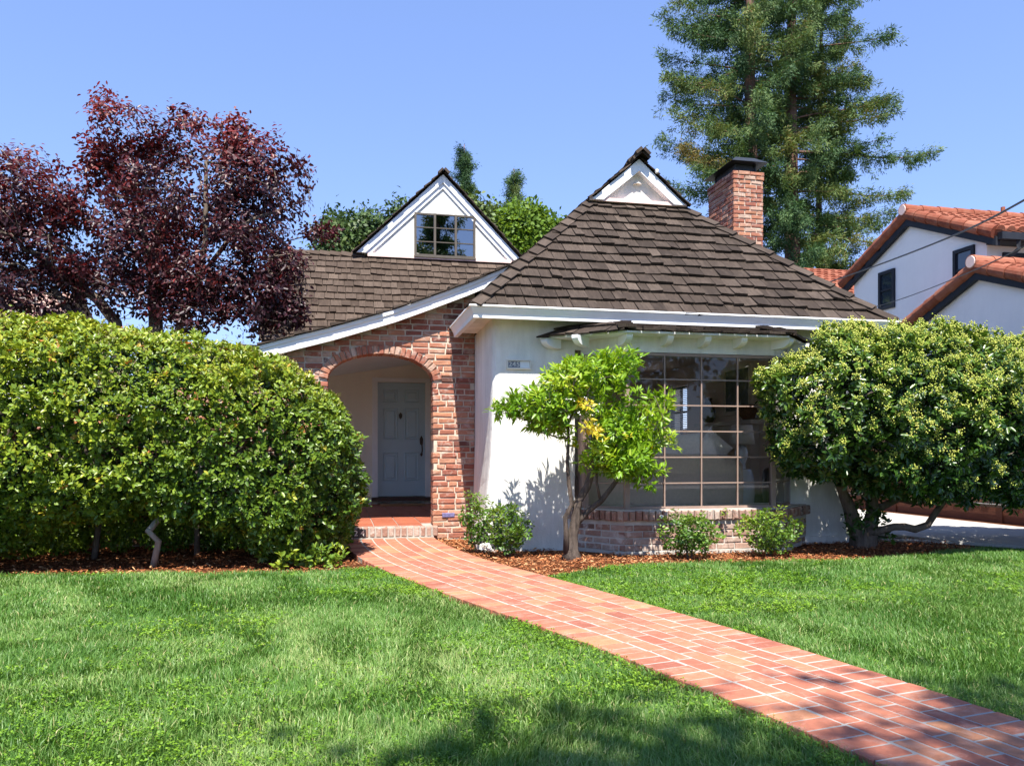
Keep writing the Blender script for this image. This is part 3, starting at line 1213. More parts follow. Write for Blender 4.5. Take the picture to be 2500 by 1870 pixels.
# upper (gablet) slopes, overhanging the gablet a little
for sgn in (-1, 1):
    Vg = np.array((-sgn * GH, 0, APZ - GZ))
    LG = np.linalg.norm(Vg)
    Vg /= LG
    O = (CX + sgn * (GH + .02), GY - 0.16, GZ - 0.02)
    if sgn > 0:
        shingle_face(mb, O, (0, 1, 0), Vg, lambda v: (0, 5.06), LG + .02, 0.205, lift=0.02)
    else:
        shingle_face(mb, O, (0, -1, 0), Vg, lambda v: (-5.06, 0), LG + .02, 0.205, lift=0.02)
# catslide roof over the porch and its front edge
mb2 = MB()
for i in range(len(RKX) - 3):
    x0, x1, z0, z1 = RKX[i], RKX[i + 1], RKZ[i], RKZ[i + 1]
    V = np.array((x1 - x0, 0, z1 - z0))
    L = np.linalg.norm(V)
    nn = max(1, round(L / 0.21))
    shingle_face(mb, (x0, 9.97, z0 - 0.035), (0, -1, 0), V / L, lambda v: (-5.2, 0), L, L / nn, thick=0.028, v_start=0)
mb.build('shingle', M['shingle'], robj)
cat = MB()
cat.prism([(x, 10.07, z - 0.035) for x, z in zip(RKX[:9], RKZ[:9])] + [(x, 10.07, z - 0.12) for x, z in zip(RKX[:9][::-1], RKZ[:9][::-1])], (0, 5.0, 0))
cat.build('porch_roof', M['deck'], H)
# hip caps
A1, B1 = (EX0 - 0.02, EY - 0.02, EZ), (CX - GH, GY, GZ)
A2, B2 = (EX1 + 0.02, EY - 0.02, EZ), (CX + GH, GY, GZ)
for A, B, sg in ((A1, B1, 1), (A2, B2, -1)):
    h = nrm(np.array(B) - np.array(A))
    nf = np.cross((1, 0, 0), Vf)
    d1 = np.cross(h, nf) * (1 if sg < 0 else -1)
    if np.dot(d1, (sg, 0, 0)) < 0:
        d1 = -d1
    ns = np.array((-sg * 0.7, 0, 0.714))
    d2 = np.cross(h, ns)
    if d2[1] < 0:
        d2 = -d2
    mb = MB()
    caps(mb, A, B, nrm(d1), nrm(d2), 0.125, 14 if sg > 0 else 11, 0.024, 0.028)
    mb.build('hip_cap', M['shingle'], robj)
# ridge cap, tilted up at the front
mb = MB()
dl = nrm(np.array((-GH, 0, -(APZ - GZ))))
dr = nrm(np.array((GH, 0, -(APZ - GZ))))
caps(mb, (CX, GY - 0.22, APZ + 0.045), (CX, YB, APZ + 0.045), dl, dr, 0.14, 18, 0.035, 0.012)
caps(mb, (CX, GY - 0.24, APZ + 0.08), (CX, GY + 0.3, APZ + 0.07), dl, dr, 0.12, 2, 0.035, 0.012)
mb.build('ridge_cap', M['shingle'], robj)

# gablet: wall, rakes, vent
gab = MB().prism([(CX - GH + .03, GY - 0.012, GZ), (CX + GH - .03, GY - 0.012, GZ), (CX, GY - 0.012, APZ - 0.02)], (0, 0.02, 0)).build('gablet_wall', M['stucco'], H)
mb = MB()
for sgn in (-1, 1):
    mb.prism([(CX + sgn * GH, GY - 0.12, GZ - 0.0), (CX, GY - 0.12, APZ + .01), (CX, GY - 0.12, APZ - 0.15), (CX + sgn * (GH - 0.16), GY - 0.12, GZ)], (0, 0.105, 0))
mb.build('gablet_fascia', M['trim'], gab)
MB().box(CX - GH - .03, CX + GH + .03, GY - 0.10, GY + .03, GZ - 0.012, GZ + 0.035).build('flashing', M['pink'], gab)
mb = MB()
mb.prism([(CX - .055, GY - 0.07, 4.70), (CX, GY - 0.07, 4.735), (CX + .055, GY - 0.07, 4.70), (CX, GY - 0.07, 4.712)], (0, 0.056, 0))
mb.prism([(CX - .04, GY - 0.018, 4.70), (CX, GY - 0.018, 4.715), (CX + .04, GY - 0.018, 4.70), (CX, GY - 0.018, 4.64)], (0, 0.004, 0))
mb.build('attic_vent', M['trim_cream'], gab)
MB().lathe((CX + 0.24, GY - 0.15, 4.83), [(0.006, 0), (0.022, .01), (0.028, .035), (0.02, .055), (0.004, .06)], 10).build('eave_lamp', M['trim_cream'], gab)

# rake fascia of the porch roof (white swooping board)
mb = MB()
xs = np.linspace(-1.5, 2.75, 40)
tp = [(x, 10.03, rake(x) - 0.035) for x in xs]
bt = [(x, 10.03, rake(x) - 0.035 - (0.165 - 0.02 * (x + 1.5) / 4)) for x in xs]
mb.prism(tp + bt[::-1], (0, 0.06, 0))
mb.prism([(x, 10.012, z) for x, _, z in tp] + [(x, 10.012, z - 0.045) for x, _, z in tp[::-1]], (0, 0.017, 0))
mb.build('rake_fascia', M['trim'], H)

# gutter swept round the hip eave
def sweep(mb, path, prof, closed_prof=True):
    P = [np.array(p, float) for p in path]
    n = len(P)
    rings = []
    for i in range(n):
        if i == 0:
            d = P[1] - P[0]
            nrm_ = np.array((d[1], -d[0]))
            nrm_ /= np.linalg.norm(nrm_)
            mv = nrm_
        elif i == n - 1:
            d = P[-1] - P[-2]
            mv = np.array((d[1], -d[0]))
            mv /= np.linalg.norm(mv)
        else:
            da = (P[i] - P[i - 1]) / np.linalg.norm(P[i] - P[i - 1])
            db = (P[i + 1] - P[i]) / np.linalg.norm(P[i + 1] - P[i])
            na, nb = np.array((da[1], -da[0])), np.array((db[1], -db[0]))
            mv = (na + nb) / (1 + np.dot(na, nb))
        rings.append([(P[i][0] + mv[0] * o, P[i][1] + mv[1] * o, z) for o, z in prof])
    k = len(prof)
    vs = [p for r in rings for p in r]
    fs = [(i * k + j, i * k + (j + 1) % k, (i + 1) * k + (j + 1) % k, (i + 1) * k + j) for i in range(n - 1) for j in range(k)]
    fs += [tuple(range(k))[::-1], tuple((n - 1) * k + j for j in range(k))]
    mb.add(vs, fs)


mb = MB()
gz = 2.495
sweep(mb, [(EX0 + .03, 10.0), (EX0 + .03, EY + .03), (EX1 - .03, EY + .03), (EX1 - .03, 13)],
      [(0.0, gz + .125), (0.10, gz + .135), (0.102, gz + .118), (0.088, gz + .112), (0.075, gz + .085), (0.055, gz + .05), (0.05, gz + .03), (0.05, gz), (0.0, gz)])
mb.build('gutter', M['trim'], H)
MB().prism([(EX0 + .04, EY + .04, 2.551), (EX1 - .04, EY + .04, 2.551), (EX1 - .04, 13, 2.551), (EX1 - .5, 13, 2.551), (EX1 - .5, WY + .02, 2.551), (1.72, WY + .02, 2.551), (1.72, 9.98, 2.551), (EX0 + .04, 9.98, 2.551)][::-1], (0, 0, .02)).build('soffit', M['stucco'], H)

# --- bay: roof, corbels, window, brick base
be = [(2.2, WY - 0.04), (2.98, 8.07), (4.88, 8.07), (5.55, WY - 0.04)]
bz = 2.325
mb = MB()
mb.prism([(x, y, bz) for x, y in be], (0, 0, 0.022))
mb.build('bay_eave_board', M['trim'], H)
mb = MB()
# shingle slopes of the bay roof
rise = 0.17
top_ = [(2.55, WY - .01), (3.1, 8.62), (4.75, 8.62), (5.2, WY - .01)]
for i in range(3):
    a, b = np.array((*be[i], bz + .03)), np.array((*be[i + 1], bz + .03))
    c, d = np.array((*top_[i + 1], bz + rise)), np.array((*top_[i], bz + rise))
    mb.add([a, b, c, d], [(0, 1, 2, 3)], 0.2)
    U = nrm(b - a)
    LU = np.linalg.norm(b - a)
    Nn = nrm(np.cross(U, d - a))
    V = np.cross(Nn, U)
    vm = float(np.dot(d - a, V))
    s0, s1 = float(np.dot(d - a, U)), float(np.dot(c - a, U))
    for lay in range(1):
        shingle_face(mb, a + Nn * 0.012 * lay, U, V, lambda v, s0=s0, s1=s1, LU=LU, vm=vm: (s0 * min(1, max(0, v / vm)), LU + (s1 - LU) * min(1, max(0, v / vm))), vm, 0.2, thick=0.02, wr=(0.09, 0.2), v_start=-0.06 + 0.02 * lay)
    if i < 2:
        p, q = np.array((*be[i + 1], bz + .045)), np.array((*top_[i + 1], bz + rise + .02))
        h = nrm(q - p)
        caps(mb, p - h * .03, q, nrm(np.array((-0.8, 0.35 * (1 if i == 0 else -1), -.05))), nrm(np.array((0.8, 0.35 * (-1 if i == 0 else 1), -.05))), 0.11, 3, 0.03, 0.02)
mb.build('bay_roof', M['shingle'], H)


def corbel(x, y, dx, dy, L=0.27, w=0.07):
    d = np.array((dx, dy, 0.0))
    d /= np.linalg.norm(d)
    s_ = np.array((-d[1], d[0], 0))
    pr = [(0, 0), (L, 0), (L, -.035), (L - .02, -.06), (L - .06, -.085), (L - .12, -.10), (0, -.105)]
    o = np.array((x, y, bz - 0.001))
    mb = MB().prism([o + d * a + np.array((0, 0, b)) - s_ * w / 2 for a, b in pr], s_ * w)
    mb.build('corbel', M['trim'], H)


for x in (3.03, 3.50, 3.94, 4.37):
    corbel(x, 8.40, 0, -1, 0.28)
corbel(4.82, 8.40, 0.42, -1, 0.31)
corbel(2.68, 8.55, -0.72, -0.8, 0.30)
corbel(2.42, 8.78, -0.9, -0.45, 0.22, 0.1)
corbel(5.2, 8.6, 0.85, -0.75, 0.28)

ZB, ZT = 0.425, 2.15
verts_b = [bayL, b1, b2, bayR]
frame = MB()
glass = MB()


def lite(a, b, ncol, nrow, z0, z1, fw=0.03, fr=None, depth=0.035, mw=0.014):
    """one glazed light between plan points a and b"""
    a, b = np.array((a[0], a[1], 0.0)), np.array((b[0], b[1], 0.0))
    d = b - a
    L = np.linalg.norm(d)
    d /= L
    up = np.array((0, 0, 1.0))
    n_ = np.cross(d, up)
    mid = lambda u, z: a + d * u + up * z
    frame.obox(mid(L / 2, z0 + fw / 2), d * (L / 2), n_ * depth / 2, up * fw / 2)
    frame.obox(mid(L / 2, z1 - fw / 2), d * (L / 2), n_ * depth / 2, up * fw / 2)
    for i in range(1, ncol):
        frame.obox(mid(L * i / ncol, (z0 + z1) / 2), d * mw / 2, n_ * (depth / 2 - .002), up * ((z1 - z0) / 2 - fw))
    for j in range(1, nrow):
        frame.obox(mid(L / 2, z0 + (z1 - z0) * j / nrow), d * (L / 2 - .002), n_ * (depth / 2 - .005), up * mw / 2)
    glass.add([mid(0, z0 + .01) + n_ * .0, mid(L, z0 + .01), mid(L, z1 - .01), mid(0, z1 - .01)], [(0, 1, 2, 3)])


lite(b1, b2, 4, 6, ZB, ZT)
lite(bayL, b1, 1, 6, ZB, ZT)
lite(b2, bayR, 1, 6, ZB, ZT)
for p, w in ((bayL, .045), (b1, .055), (b2, .055), (bayR, .05)):
    frame.box(p[0] - w / 2, p[0] + w / 2, p[1] - w / 2, p[1] + w / 2, ZB, ZT + .004)
fo = frame.build('bay_window', M['sash'], H)
glass.build('pane', M['glass'], fo)
# reveal between the bay and the wall
MB().box(bayL[0] - .03, bayL[0], bayL[1], WY + .1, ZB, ZT).build('bay_reveal', M['sash'], H)
MB().box(bayR[0], bayR[0] + .03, bayR[1] - .05, WY + .12, ZB, ZT).build('bay_reveal', M['sash'], H)
# sill board
mb = MB()
sweep(mb, [bayL, b1, b2, bayR], [(0.05, ZB - .03), (0.05, ZB + .004), (-0.06, ZB + .004), (-0.06, ZB - .03)])
mb.build('bay_sill', M['sash'], fo)

# brick base of the bay
base_pts = [(2.56, WY + .0), (3.02, 8.24), (4.93, 8.24), (5.55, WY + .0)]
mb = MB()
mb.prism([(x, y + 0.012 if y < WY else y, -0.09) for x, y in base_pts], (0, 0, 0.40))
mb.prism([(x, y + 0.0, 0.312) for x, y in base_pts], (0, 0, 0.115))
mb.box(2.9, 5.0, 8.205, 8.24, -0.09, -0.02)
mb.build('bay_base', M['mortar_grey'], H)
bricks = MB()
ledge = MB()


def run_bricks(pts, z0, z1, out):
    z = z0
    r = 0
    while z + 0.05 < z1:
        for i in range(3):
            a, b = np.array((*pts[i], 0.0)), np.array((*pts[i + 1], 0.0))
            d = b - a
            L = np.linalg.norm(d)
            d /= L
            n_ = np.array((d[1], -d[0], 0))
            u = 0.004 - (r % 2) * 0.1
            while u < L:
                l = 0.20 + R.normal(0, .006)
                c0, c1 = max(u, 0.004), min(u + l, L - 0.004)
                if c1 - c0 > 0.04:
                    p = a + d * (c0 + c1) / 2
                    bricks.brick((p[0] + n_[0] * R.uniform(-.002, .004), p[1] + n_[1] * R.uniform(-.002, .004), z + 0.031), d, n_, (0, 0, 1), c1 - c0, 0.06, 0.05, R.beta(2, 1.8), 0.007, 0.003)
                u += l + 0.013
        z += 0.073
        r += 1


run_bricks(base_pts, -0.02, 0.30, 0)
lp = [(2.50, WY), (2.98, 8.20), (4.96, 8.20), (5.62, WY)]
for i in range(3):
    a, b = np.array((*lp[i], 0.0)), np.array((*lp[i + 1], 0.0))
    d = b - a
    L = np.linalg.norm(d)
    d /= L
    n_ = np.array((d[1], -d[0], 0))
    nb = int(L / 0.076)
    for q in range(nb):
        p = a + d * (q + .5) * L / nb
        o = R.uniform(-.006, .006)
        ledge.brick((p[0] + n_[0] * o, p[1] + n_[1] * o, 0.362 + R.normal(0, .002)), d, n_, (0, 0, 1), L / nb - 0.012, 0.105, 0.17, float(np.clip(R.beta(2, 2.2), 0, 1)), 0.012, 0.004)
MB().prism([(x, y, 0.4275) for x, y in ((2.70, WY + .13), (2.80, 8.70), (3.10, 8.40), (4.82, 8.40), (5.25, 8.80), (5.3, WY + .13))], (0, 0, 0.012)).build('sill_bounce_board', M['trim'], H)  # white board added on the light inner sill to bounce sun inside
bricks.build('bay_brick', M['brick_grey'], H)
ledge.build('bay_brick_ledge', M['brick_grey'], H)

# interior window in the right wall, with blinds (light comes through it)
mb = MB()
for y in (12.97, 13.335, 13.70):
    mb.box(5.93, 5.97, y - .018, y + .018, 1.32, 2.22)
for z in (1.34, 1.77, 2.2):
    mb.box(5.932, 5.968, 12.98, 13.69, z - .018, z + .018)
iw = mb.build('side_window', M['black'], H)
mb = MB()
for q in range(26):
    z = 1.36 + q * 0.032
    mb.obox((5.915, 13.335, z), (0.009, 0, -0.006), (0, .35, 0), (0.0004, 0, 0.0006))
mb.build('blind', M['trim'], iw)

# --- chimney
CHX0, CHX1, CHY0, CHY1 = 5.95, 6.45, 11.4, 12.28
mb = MB()
mb.box(CHX0 + .012, CHX1 - .012, CHY0 + .012, CHY1 - .012, 0, 5.385)
chim = mb.build('chimney', M['mortar'], H)
mb = MB()
z = 2.6
r = 0
while z < 5.36:
    topc = z > 5.24
    e = 0.012 if topc else 0.0
    for (a, b, n_) in (((CHX0 - e, CHY0 - e), (CHX1 + e, CHY0 - e), (0, -1, 0)), ((CHX0 - e, CHY1 + e), (CHX0 - e, CHY0 - e), (-1, 0, 0)), ((CHX1 + e, CHY0 - e), (CHX1 + e, CHY1 + e), (1, 0, 0)), ((CHX1 + e, CHY1 + e), (CHX0 - e, CHY1 + e), (0, 1, 0))):
        a, b = np.array((*a, 0.0)), np.array((*b, 0.0))
        d = b - a
        L = np.linalg.norm(d)
        d /= L
        u = -((r + (n_[0] != 0)) % 2) * 0.098
        while u < L:
            l = 0.185 + R.normal(0, .005)
            c0, c1 = max(u, 0.002), min(u + l, L - 0.002)
            if c1 - c0 > 0.035:
                p = a + d * (c0 + c1) / 2
                mb.brick((p[0] - n_[0] * R.uniform(-.004, .003), p[1] - n_[1] * R.uniform(-.004, .003), z + 0.029), d, n_, (0, 0, 1), c1 - c0, 0.055, 0.04 + e, R.beta(2.2, 1.9), 0.007, 0.003)
            u += l + 0.012
    z += 0.067
    r += 1
mb.build('chimney_brick', M['brick'], chim)
mb = MB()
cx_, cy_ = (CHX0 + CHX1) / 2, (CHY0 + CHY1) / 2
mb.box(CHX0 + .05, CHX1 - .05, CHY0 + .08, CHY1 - .08, 5.386, 5.43)
for sx in (-1, 1):
    for sy in (-1, 1):
        mb.box(cx_ + sx * .17 - .012, cx_ + sx * .17 + .012, cy_ + sy * .33 - .012, cy_ + sy * .33 + .012, 5.43, 5.60)
mb.box(cx_ - .168, cx_ + .168, cy_ - .325, cy_ + .325, 5.43, 5.545, )
a_ = [(cx_ - .31, cy_ - .5, 5.545), (cx_ + .31, cy_ - .5, 5.545), (cx_ + .31, cy_ + .5, 5.545), (cx_ - .31, cy_ + .5, 5.545)]
b_ = [(cx_ - .16, cy_ - .33, 5.66), (cx_ + .16, cy_ - .33, 5.66), (cx_ + .16, cy_ + .33, 5.66), (cx_ - .16, cy_ + .33, 5.66)]
mb.add(a_ + b_, [(0, 3, 2, 1), (4, 5, 6, 7), (0, 1, 5, 4), (1, 2, 6, 5), (2, 3, 7, 6), (3, 0, 4, 7)])
mb.build('chimney_cap', M['black'], chim)

# --- left wing roof and dormer gable
mb = MB()
LX0, LX1 = -1.36, 3.4
e0, e1 = np.array((0, 14.42, 2.982)), np.array((0, 16.5, 5.03))
Vw = e1 - e0
LW = np.linalg.norm(Vw)
Vw /= LW
shingle_face(mb, e0, (1, 0, 0), Vw, lambda v: (LX0, LX1), LW, 0.222, thick=0.024, wr=(0.11, 0.21))
wing = MB().prism([(LX0 + .03, 14.56, 3.10), (LX0 + .03, 16.5, 5.02), (LX0 + .03, 19.1, 2.46), (LX0 + .03, 14.6, 2.9)], (LX1 - LX0, 0, 0)).build('wing_roof', M['deck'], H)
mb.build('wing_shingle', M['shingle_wing'], wing)
mb = MB()
caps(mb, (LX0 - .02, 16.5, 5.05), (0.45, 16.5, 5.05), (0, -.7, -.714), (0, .7, -.714), 0.14, 9, 0.03, 0.02)
mb.build('wing_ridge_cap', M['shingle_wing'], wing)
mb = MB().box(LX0 + .3, 1.6, 14.56, 18.6, 0, 2.46)
mb.prism([(LX0 + .3, 14.3, 2.45), (LX0 + .3, 16.5, 4.7), (LX0 + .3, 18.7, 2.45)], (0.1, 0, 0))
mb.build('wing_wall', M['stucco'], H)

GX0, GX1, GGZ, GAX, GAZ, GGY = 0.33, 3.72, 5.06, 2.07, 6.74, 16.42
mb = MB()
mb.prism([(GX0 + .1, GGY, GGZ), (GX1 - .1, GGY, GGZ), (GAX, GGY, GAZ - .1)], (0, 0.12, 0))
dg_ = mb.build('dormer_gable', M['stucco'], H)
mb = MB()
for sg, xe in ((-1, GX0), (1, GX1)):
    for (o0, o1, yy) in ((0.0, 0.12, GGY - 0.07), (0.12, 0.20, GGY - 0.035)):
        # boards parallel to the rake, offsets measured vertically
        zt = lambda x, o: GAZ - (abs(x - GAX) / abs(xe - GAX)) * (GAZ - GGZ) - o * 1.4
        x_end0 = xe - sg * (o0 * 1.4) / ((GAZ - GGZ) / abs(xe - GAX))
        x_end1 = xe - sg * (o1 * 1.4) / ((GAZ - GGZ) / abs(xe - GAX))
        mb.prism([(x_end0, yy, GGZ), (GAX, yy, zt(GAX, o0)), (GAX, yy, zt(GAX, o1)), (x_end1, yy, GGZ)], (0, GGY - yy - 0.003, 0))
mb.build('dormer_fascia', M['trim'], dg_)
MB().box(GX0 + .22, GX1 - .1, GGY - 0.04, GGY - .003, GGZ - .06, GGZ + 0.012).build('dormer_flashing', M['pink'], dg_)
mb = MB()
rf = MB()
for sg, xe in ((-1, GX0), (1, GX1)):
    V = np.array((GAX - xe, 0, GAZ - GGZ))
    L = np.linalg.norm(V)
    V /= L
    if sg < 0:
        shingle_face(mb, (xe - .03, GGY - .15, GGZ - .01), (0, -1, 0), V, lambda v: (-5, 0), L + .03, 0.222, lift=0.02)
    else:
        shingle_face(mb, (xe + .03, GGY - .15, GGZ - .01), (0, 1, 0), V, lambda v: (0, 5), L + .03, 0.222, lift=0.02)
rf.prism([(GX0, GGY - .05, GGZ), (GX1, GGY - .05, GGZ), (GAX, GGY - .05, GAZ)], (0, 5, 0))
caps(mb, (GAX, GGY - .18, GAZ + .045), (GAX, GGY + 4, GAZ + .045), nrm(np.array((-1.0, 0, -1))), nrm(np.array((1.0, 0, -1))), 0.13, 16, 0.045, 0.015)
dr_ = rf
ro_ = MB().prism([(GX0 + .02, GGY + .13, GGZ), (GX1 - .02, GGY + .13, GGZ), (GAX, GGY + .13, GAZ - .01)], (0, 4.8, 0)).build('dormer_roof', M['deck'], H)
mb.build('dormer_shingle', M['shingle'], ro_)
# dormer window, 3 x 3
frame, glass = MB(), MB()
wx0, wx1, wz0, wz1, wy = 1.49, 2.74, 5.06, 5.93, GGY - 0.03
lite((wx0, wy), (wx0 + .41, wy), 1, 3, wz0, wz1, 0.035, mw=0.018, depth=.05)
lite((wx0 + .42, wy), (wx0 + .84, wy), 1, 3, wz0, wz1, 0.025, mw=0.018, depth=.05)
lite((wx0 + .85, wy), (wx1, wy), 1, 3, wz0, wz1, 0.035, mw=0.018, depth=.05)
for x in (wx0 + .0175, wx0 + .415, wx0 + .845, wx1 - .0175):
    frame.box(x - .022, x + .022, wy - .03, wy + .03, wz0, wz1 + .002)
frame.box(wx0 - .01, wx1 + .01, wy - .04, wy + .03, wz0 - .03, wz0 - .001)
fo = frame.build('dormer_window', M['sash_dark'], dg_)
glass.build('pane', M['glass_dark'], fo)
MB().box(wx0, wx1, GGY - .003, GGY - .001, wz0, wz1).build('window_backing', M['dark_room'], fo)
# ================================================================== THINGS SEEN THROUGH THE BAY WINDOW
T = empty('sofa', 'taupe sofa standing with its back to the bay window', 'sofa', (3.85, 9.4, 0.12))


def soft_box(x0, x1, y0, y1, z0, z1, r=0.06, seg=3):
    bm_ = MB()
    n = 5
    # rounded box through a superellipsoid grid
    cx, cy, cz = (x0 + x1) / 2, (y0 + y1) / 2, (z0 + z1) / 2
    hx_, hy_, hz_ = (x1 - x0) / 2, (y1 - y0) / 2, (z1 - z0) / 2
    nu, nv_ = 24, 13
    vs, fs = [], []
    for j in range(nv_):
        ph = -PI / 2 + PI * j / (nv_ - 1)
        for i in range(nu):
            th = 2 * PI * i / nu
            c = lambda a: math.copysign(abs(math.cos(a)) ** 0.3, math.cos(a))
            s_ = lambda a: math.copysign(abs(math.sin(a)) ** 0.3, math.sin(a))
            vs.append((cx + hx_ * c(ph) * c(th), cy + hy_ * c(ph) * s_(th), cz + hz_ * s_(ph)))
    for j in range(nv_ - 1):
        for i in range(nu):
            fs.append((j * nu + i, j * nu + (i + 1) % nu, (j + 1) * nu + (i + 1) % nu, (j + 1) * nu + i))
    return bm_.add(vs, fs)


soft_box(2.75, 4.86, 9.0, 9.25, 0.2, 1.04).build('sofa_back', M['sofa'], T, True)
soft_box(2.75, 2.97, 9.1, 9.95, 0.2, 0.75).build('arm', M['sofa'], T, True)
soft_box(4.64, 4.86, 9.1, 9.95, 0.2, 0.75).build('arm', M['sofa'], T, True)
soft_box(2.98, 4.63, 9.22, 9.97, 0.22, 0.58).build('sofa_seat', M['sofa'], T, True)
for sx in (2.82, 4.79):
    for sy in (9.1, 9.88):
        MB().tube([(sx, sy, 0.12), (sx, sy, 0.21)], 0.025, 8).build('leg', M['threshold'], T)


def pillow(x, y, z, w, h, rot, tilt, label):
    nu = 13
    vs, fs = [], []
    for side in (1, -1):
        for j in range(nu):
            for i in range(nu):
                u, v = i / (nu - 1) * 2 - 1, j / (nu - 1) * 2 - 1
                pin = 1 - 0.10 * (1 - abs(u) ** 2) * abs(v) ** 3
                pin2 = 1 - 0.10 * (1 - abs(v) ** 2) * abs(u) ** 3
                t = 0.085 * ((1 - u ** 4) * (1 - v ** 4)) ** 0.6
                vs.append((u * w / 2 * pin2, side * t, v * h / 2 * pin))
        o = 0 if side == 1 else nu * nu
        for j in range(nu - 1):
            for i in range(nu - 1):
                fs.append((o + j * nu + i, o + j * nu + i + 1, o + (j + 1) * nu + i + 1, o + (j + 1) * nu + i))
    Mx = Matrix.Translation((x, y, z)) @ Matrix.Rotation(tilt, 4, 'X') @ Matrix.Rotation(rot, 4, 'Y')
    vs = [tuple(Mx @ Vector(p)) for p in vs]
    o = MB().add(vs, fs).build('pillow', M['linen'], None, True)
    tag(o, label, 'pillow', 'pillows on the sofa')


pillow(3.62, 9.36, 1.10, 0.42, 0.40, 0.7, -0.25, 'tilted beige pillow on the sofa, nearest the orange tree')
pillow(3.95, 9.38, 1.11, 0.44, 0.42, 0.12, -0.2, 'upright beige pillow on the sofa before the blinds window')
pillow(4.30, 9.40, 1.10, 0.44, 0.42, -0.1, -0.2, 'upright beige pillow on the sofa below the painting')
pillow(4.60, 9.36, 1.10, 0.40, 0.40, 0.75, -0.25, 'corner-up beige pillow on the sofa beside the lamp')

T = empty('table_lamp', 'white ceramic table lamp with ivory shade behind the bay window', 'lamp', (5.12, 9.6, 0.84))
MB().lathe((5.12, 9.6, 0.84), [(0.05, 0), (0.055, .02), (0.045, .06), (0.075, .14), (0.085, .22), (0.06, .29), (0.02, .31), (0.016, .36)], 20).build('lamp_base', M['ceramic'], T, True)
sh_ = MB()
sh_.lathe((5.12, 9.6, 1.16), [(0.17, 0), (0.135, .25), (0.132, .25), (0.167, 0)], 28)
sh_.build('lamp_shade', M['shade'], T, True)
T = MB().lathe((5.12, 9.6, 0.12), [(0.11, 0), (0.13, .03), (0.15, .2), (0.17, .42), (0.16, .6), (0.13, .69), (0.12, .715), (0.05, .72)], 22).build('garden_stool', M['ceramic'], None, True)
tag(T, 'white ceramic drum stool under the table lamp', 'stool')
T = empty('armchair', 'dark grey armchair with rounded back in the corner of the bay', 'armchair', (5.5, 9.6, 0.12))
soft_box(5.38, 5.80, 9.42, 9.56, 0.3, 0.86).build('backrest', M['sash_dark'], T, True)
soft_box(5.36, 5.82, 9.5, 10.0, 0.25, 0.5).build('seat', M['sash_dark'], T, True)
for sx in (5.42, 5.76):
    for sy in (9.52, 9.94):
        MB().tube([(sx, sy, 0.12), (sx, sy, 0.27)], 0.018, 8).build('leg', M['threshold'], T)
T = empty('painting', 'framed dark landscape painting hanging above the mantel', 'painting', (5.86, 11.1, 1.65))
mb = MB()
for a, b in (((10.68, 1.62), (10.74, 2.36)), ((11.46, 1.62), (11.52, 2.36)), ((10.741, 1.62), (11.459, 1.68)), ((10.741, 2.30), (11.459, 2.36))):
    mb.box(5.835, 5.878, a[0], b[0], a[1], b[1])
mb.build('picture_frame', M['shade'], T)
m = NT('painted_canvas')
f = m.noise(m.coord(), 5, 5, 0.6, 0.8)
m.base(m.ramp(f, [(0.3, (0.02, 0.03, 0.03)), (0.5, (0.08, 0.11, 0.07)), (0.62, (0.08, 0.12, 0.16)), (0.75, (0.4, 0.36, 0.26))]))
MB().box(5.85, 5.87, 10.74, 11.46, 1.68, 2.30).build('canvas', m.m, T)
T = empty('fireplace', 'pale mantel shelf and surround under the painting', 'fireplace', (5.8, 11.3, 0.12))
MB().box(5.66, 5.878, 10.35, 12.2, 1.46, 1.52).build('mantel_shelf', M['shade'], T)
MB().box(5.74, 5.878, 10.5, 10.85, 0.12, 1.459).box(5.74, 5.878, 11.75, 12.1, 0.12, 1.459).box(5.745, 5.878, 10.85, 11.75, 1.1, 1.459).build('surround', M['shade'], T)
T = MB().lathe((5.77, 10.62, 1.521), [(0.07, 0), (0.12, .06), (0.13, .14), (0.10, .2), (0.085, .22), (0.075, .2)], 20).build('round_pot', M['basket'], None, True)
tag(T, 'round brown pot standing on the mantel', 'pot')
T = MB().lathe((5.77, 11.9, 1.521), [(0.06, 0), (0.10, .08), (0.11, .2), (0.06, .32), (0.05, .36), (0.07, .4)], 20).build('vase', M['sash_dark'], None, True)
tag(T, 'tall dark vase at the far end of the mantel', 'vase')

# ================================================================== HOUSE NUMBER SIGN
T = empty('house_number_sign', 'small white framed 245 sign on the stucco wall beside the orange tree', 'sign', (1.95, WY, 2.0))
mb = MB()
sx0, sx1, sz0, sz1 = 1.825, 2.105, 1.985, 2.095
mb.box(sx0, sx1, WY - .028, WY - .001, sz0, sz0 + .016).box(sx0, sx1, WY - .03, WY - .001, sz1 - .018, sz1)
mb.box(sx0, sx0 + .016, WY - .026, WY - .001, sz0 + .0162, sz1 - .0182).box(sx1 - .016, sx1, WY - .026, WY - .001, sz0 + .0162, sz1 - .0182)
mb.build('sign_frame', M['trim_cream'], T)
MB().box(sx0 + .0165, sx1 - .0165, WY - .010, WY - .001, sz0 + .0165, sz1 - .0185).build('sign_board', M['trim'], T)
M['grey_plate'] = simple('grey_number_plate', (0.20, 0.21, 0.25), 0.5, 0.4)
for i, dgt in enumerate('245'):
    px = sx0 + 0.042 + i * 0.045
    pl = MB().box(px - .0222, px + .0222, WY - .0135, WY - .0102, sz0 + .018, sz1 - .021).build('number_plate', M['grey_plate'], T)
    text_mesh(dgt, 0.08, M['digit'], pl, 'digit', Matrix.Translation((px, WY - .0155, (sz0 + sz1) / 2 - .002)) @ ROTX, 0.0015)

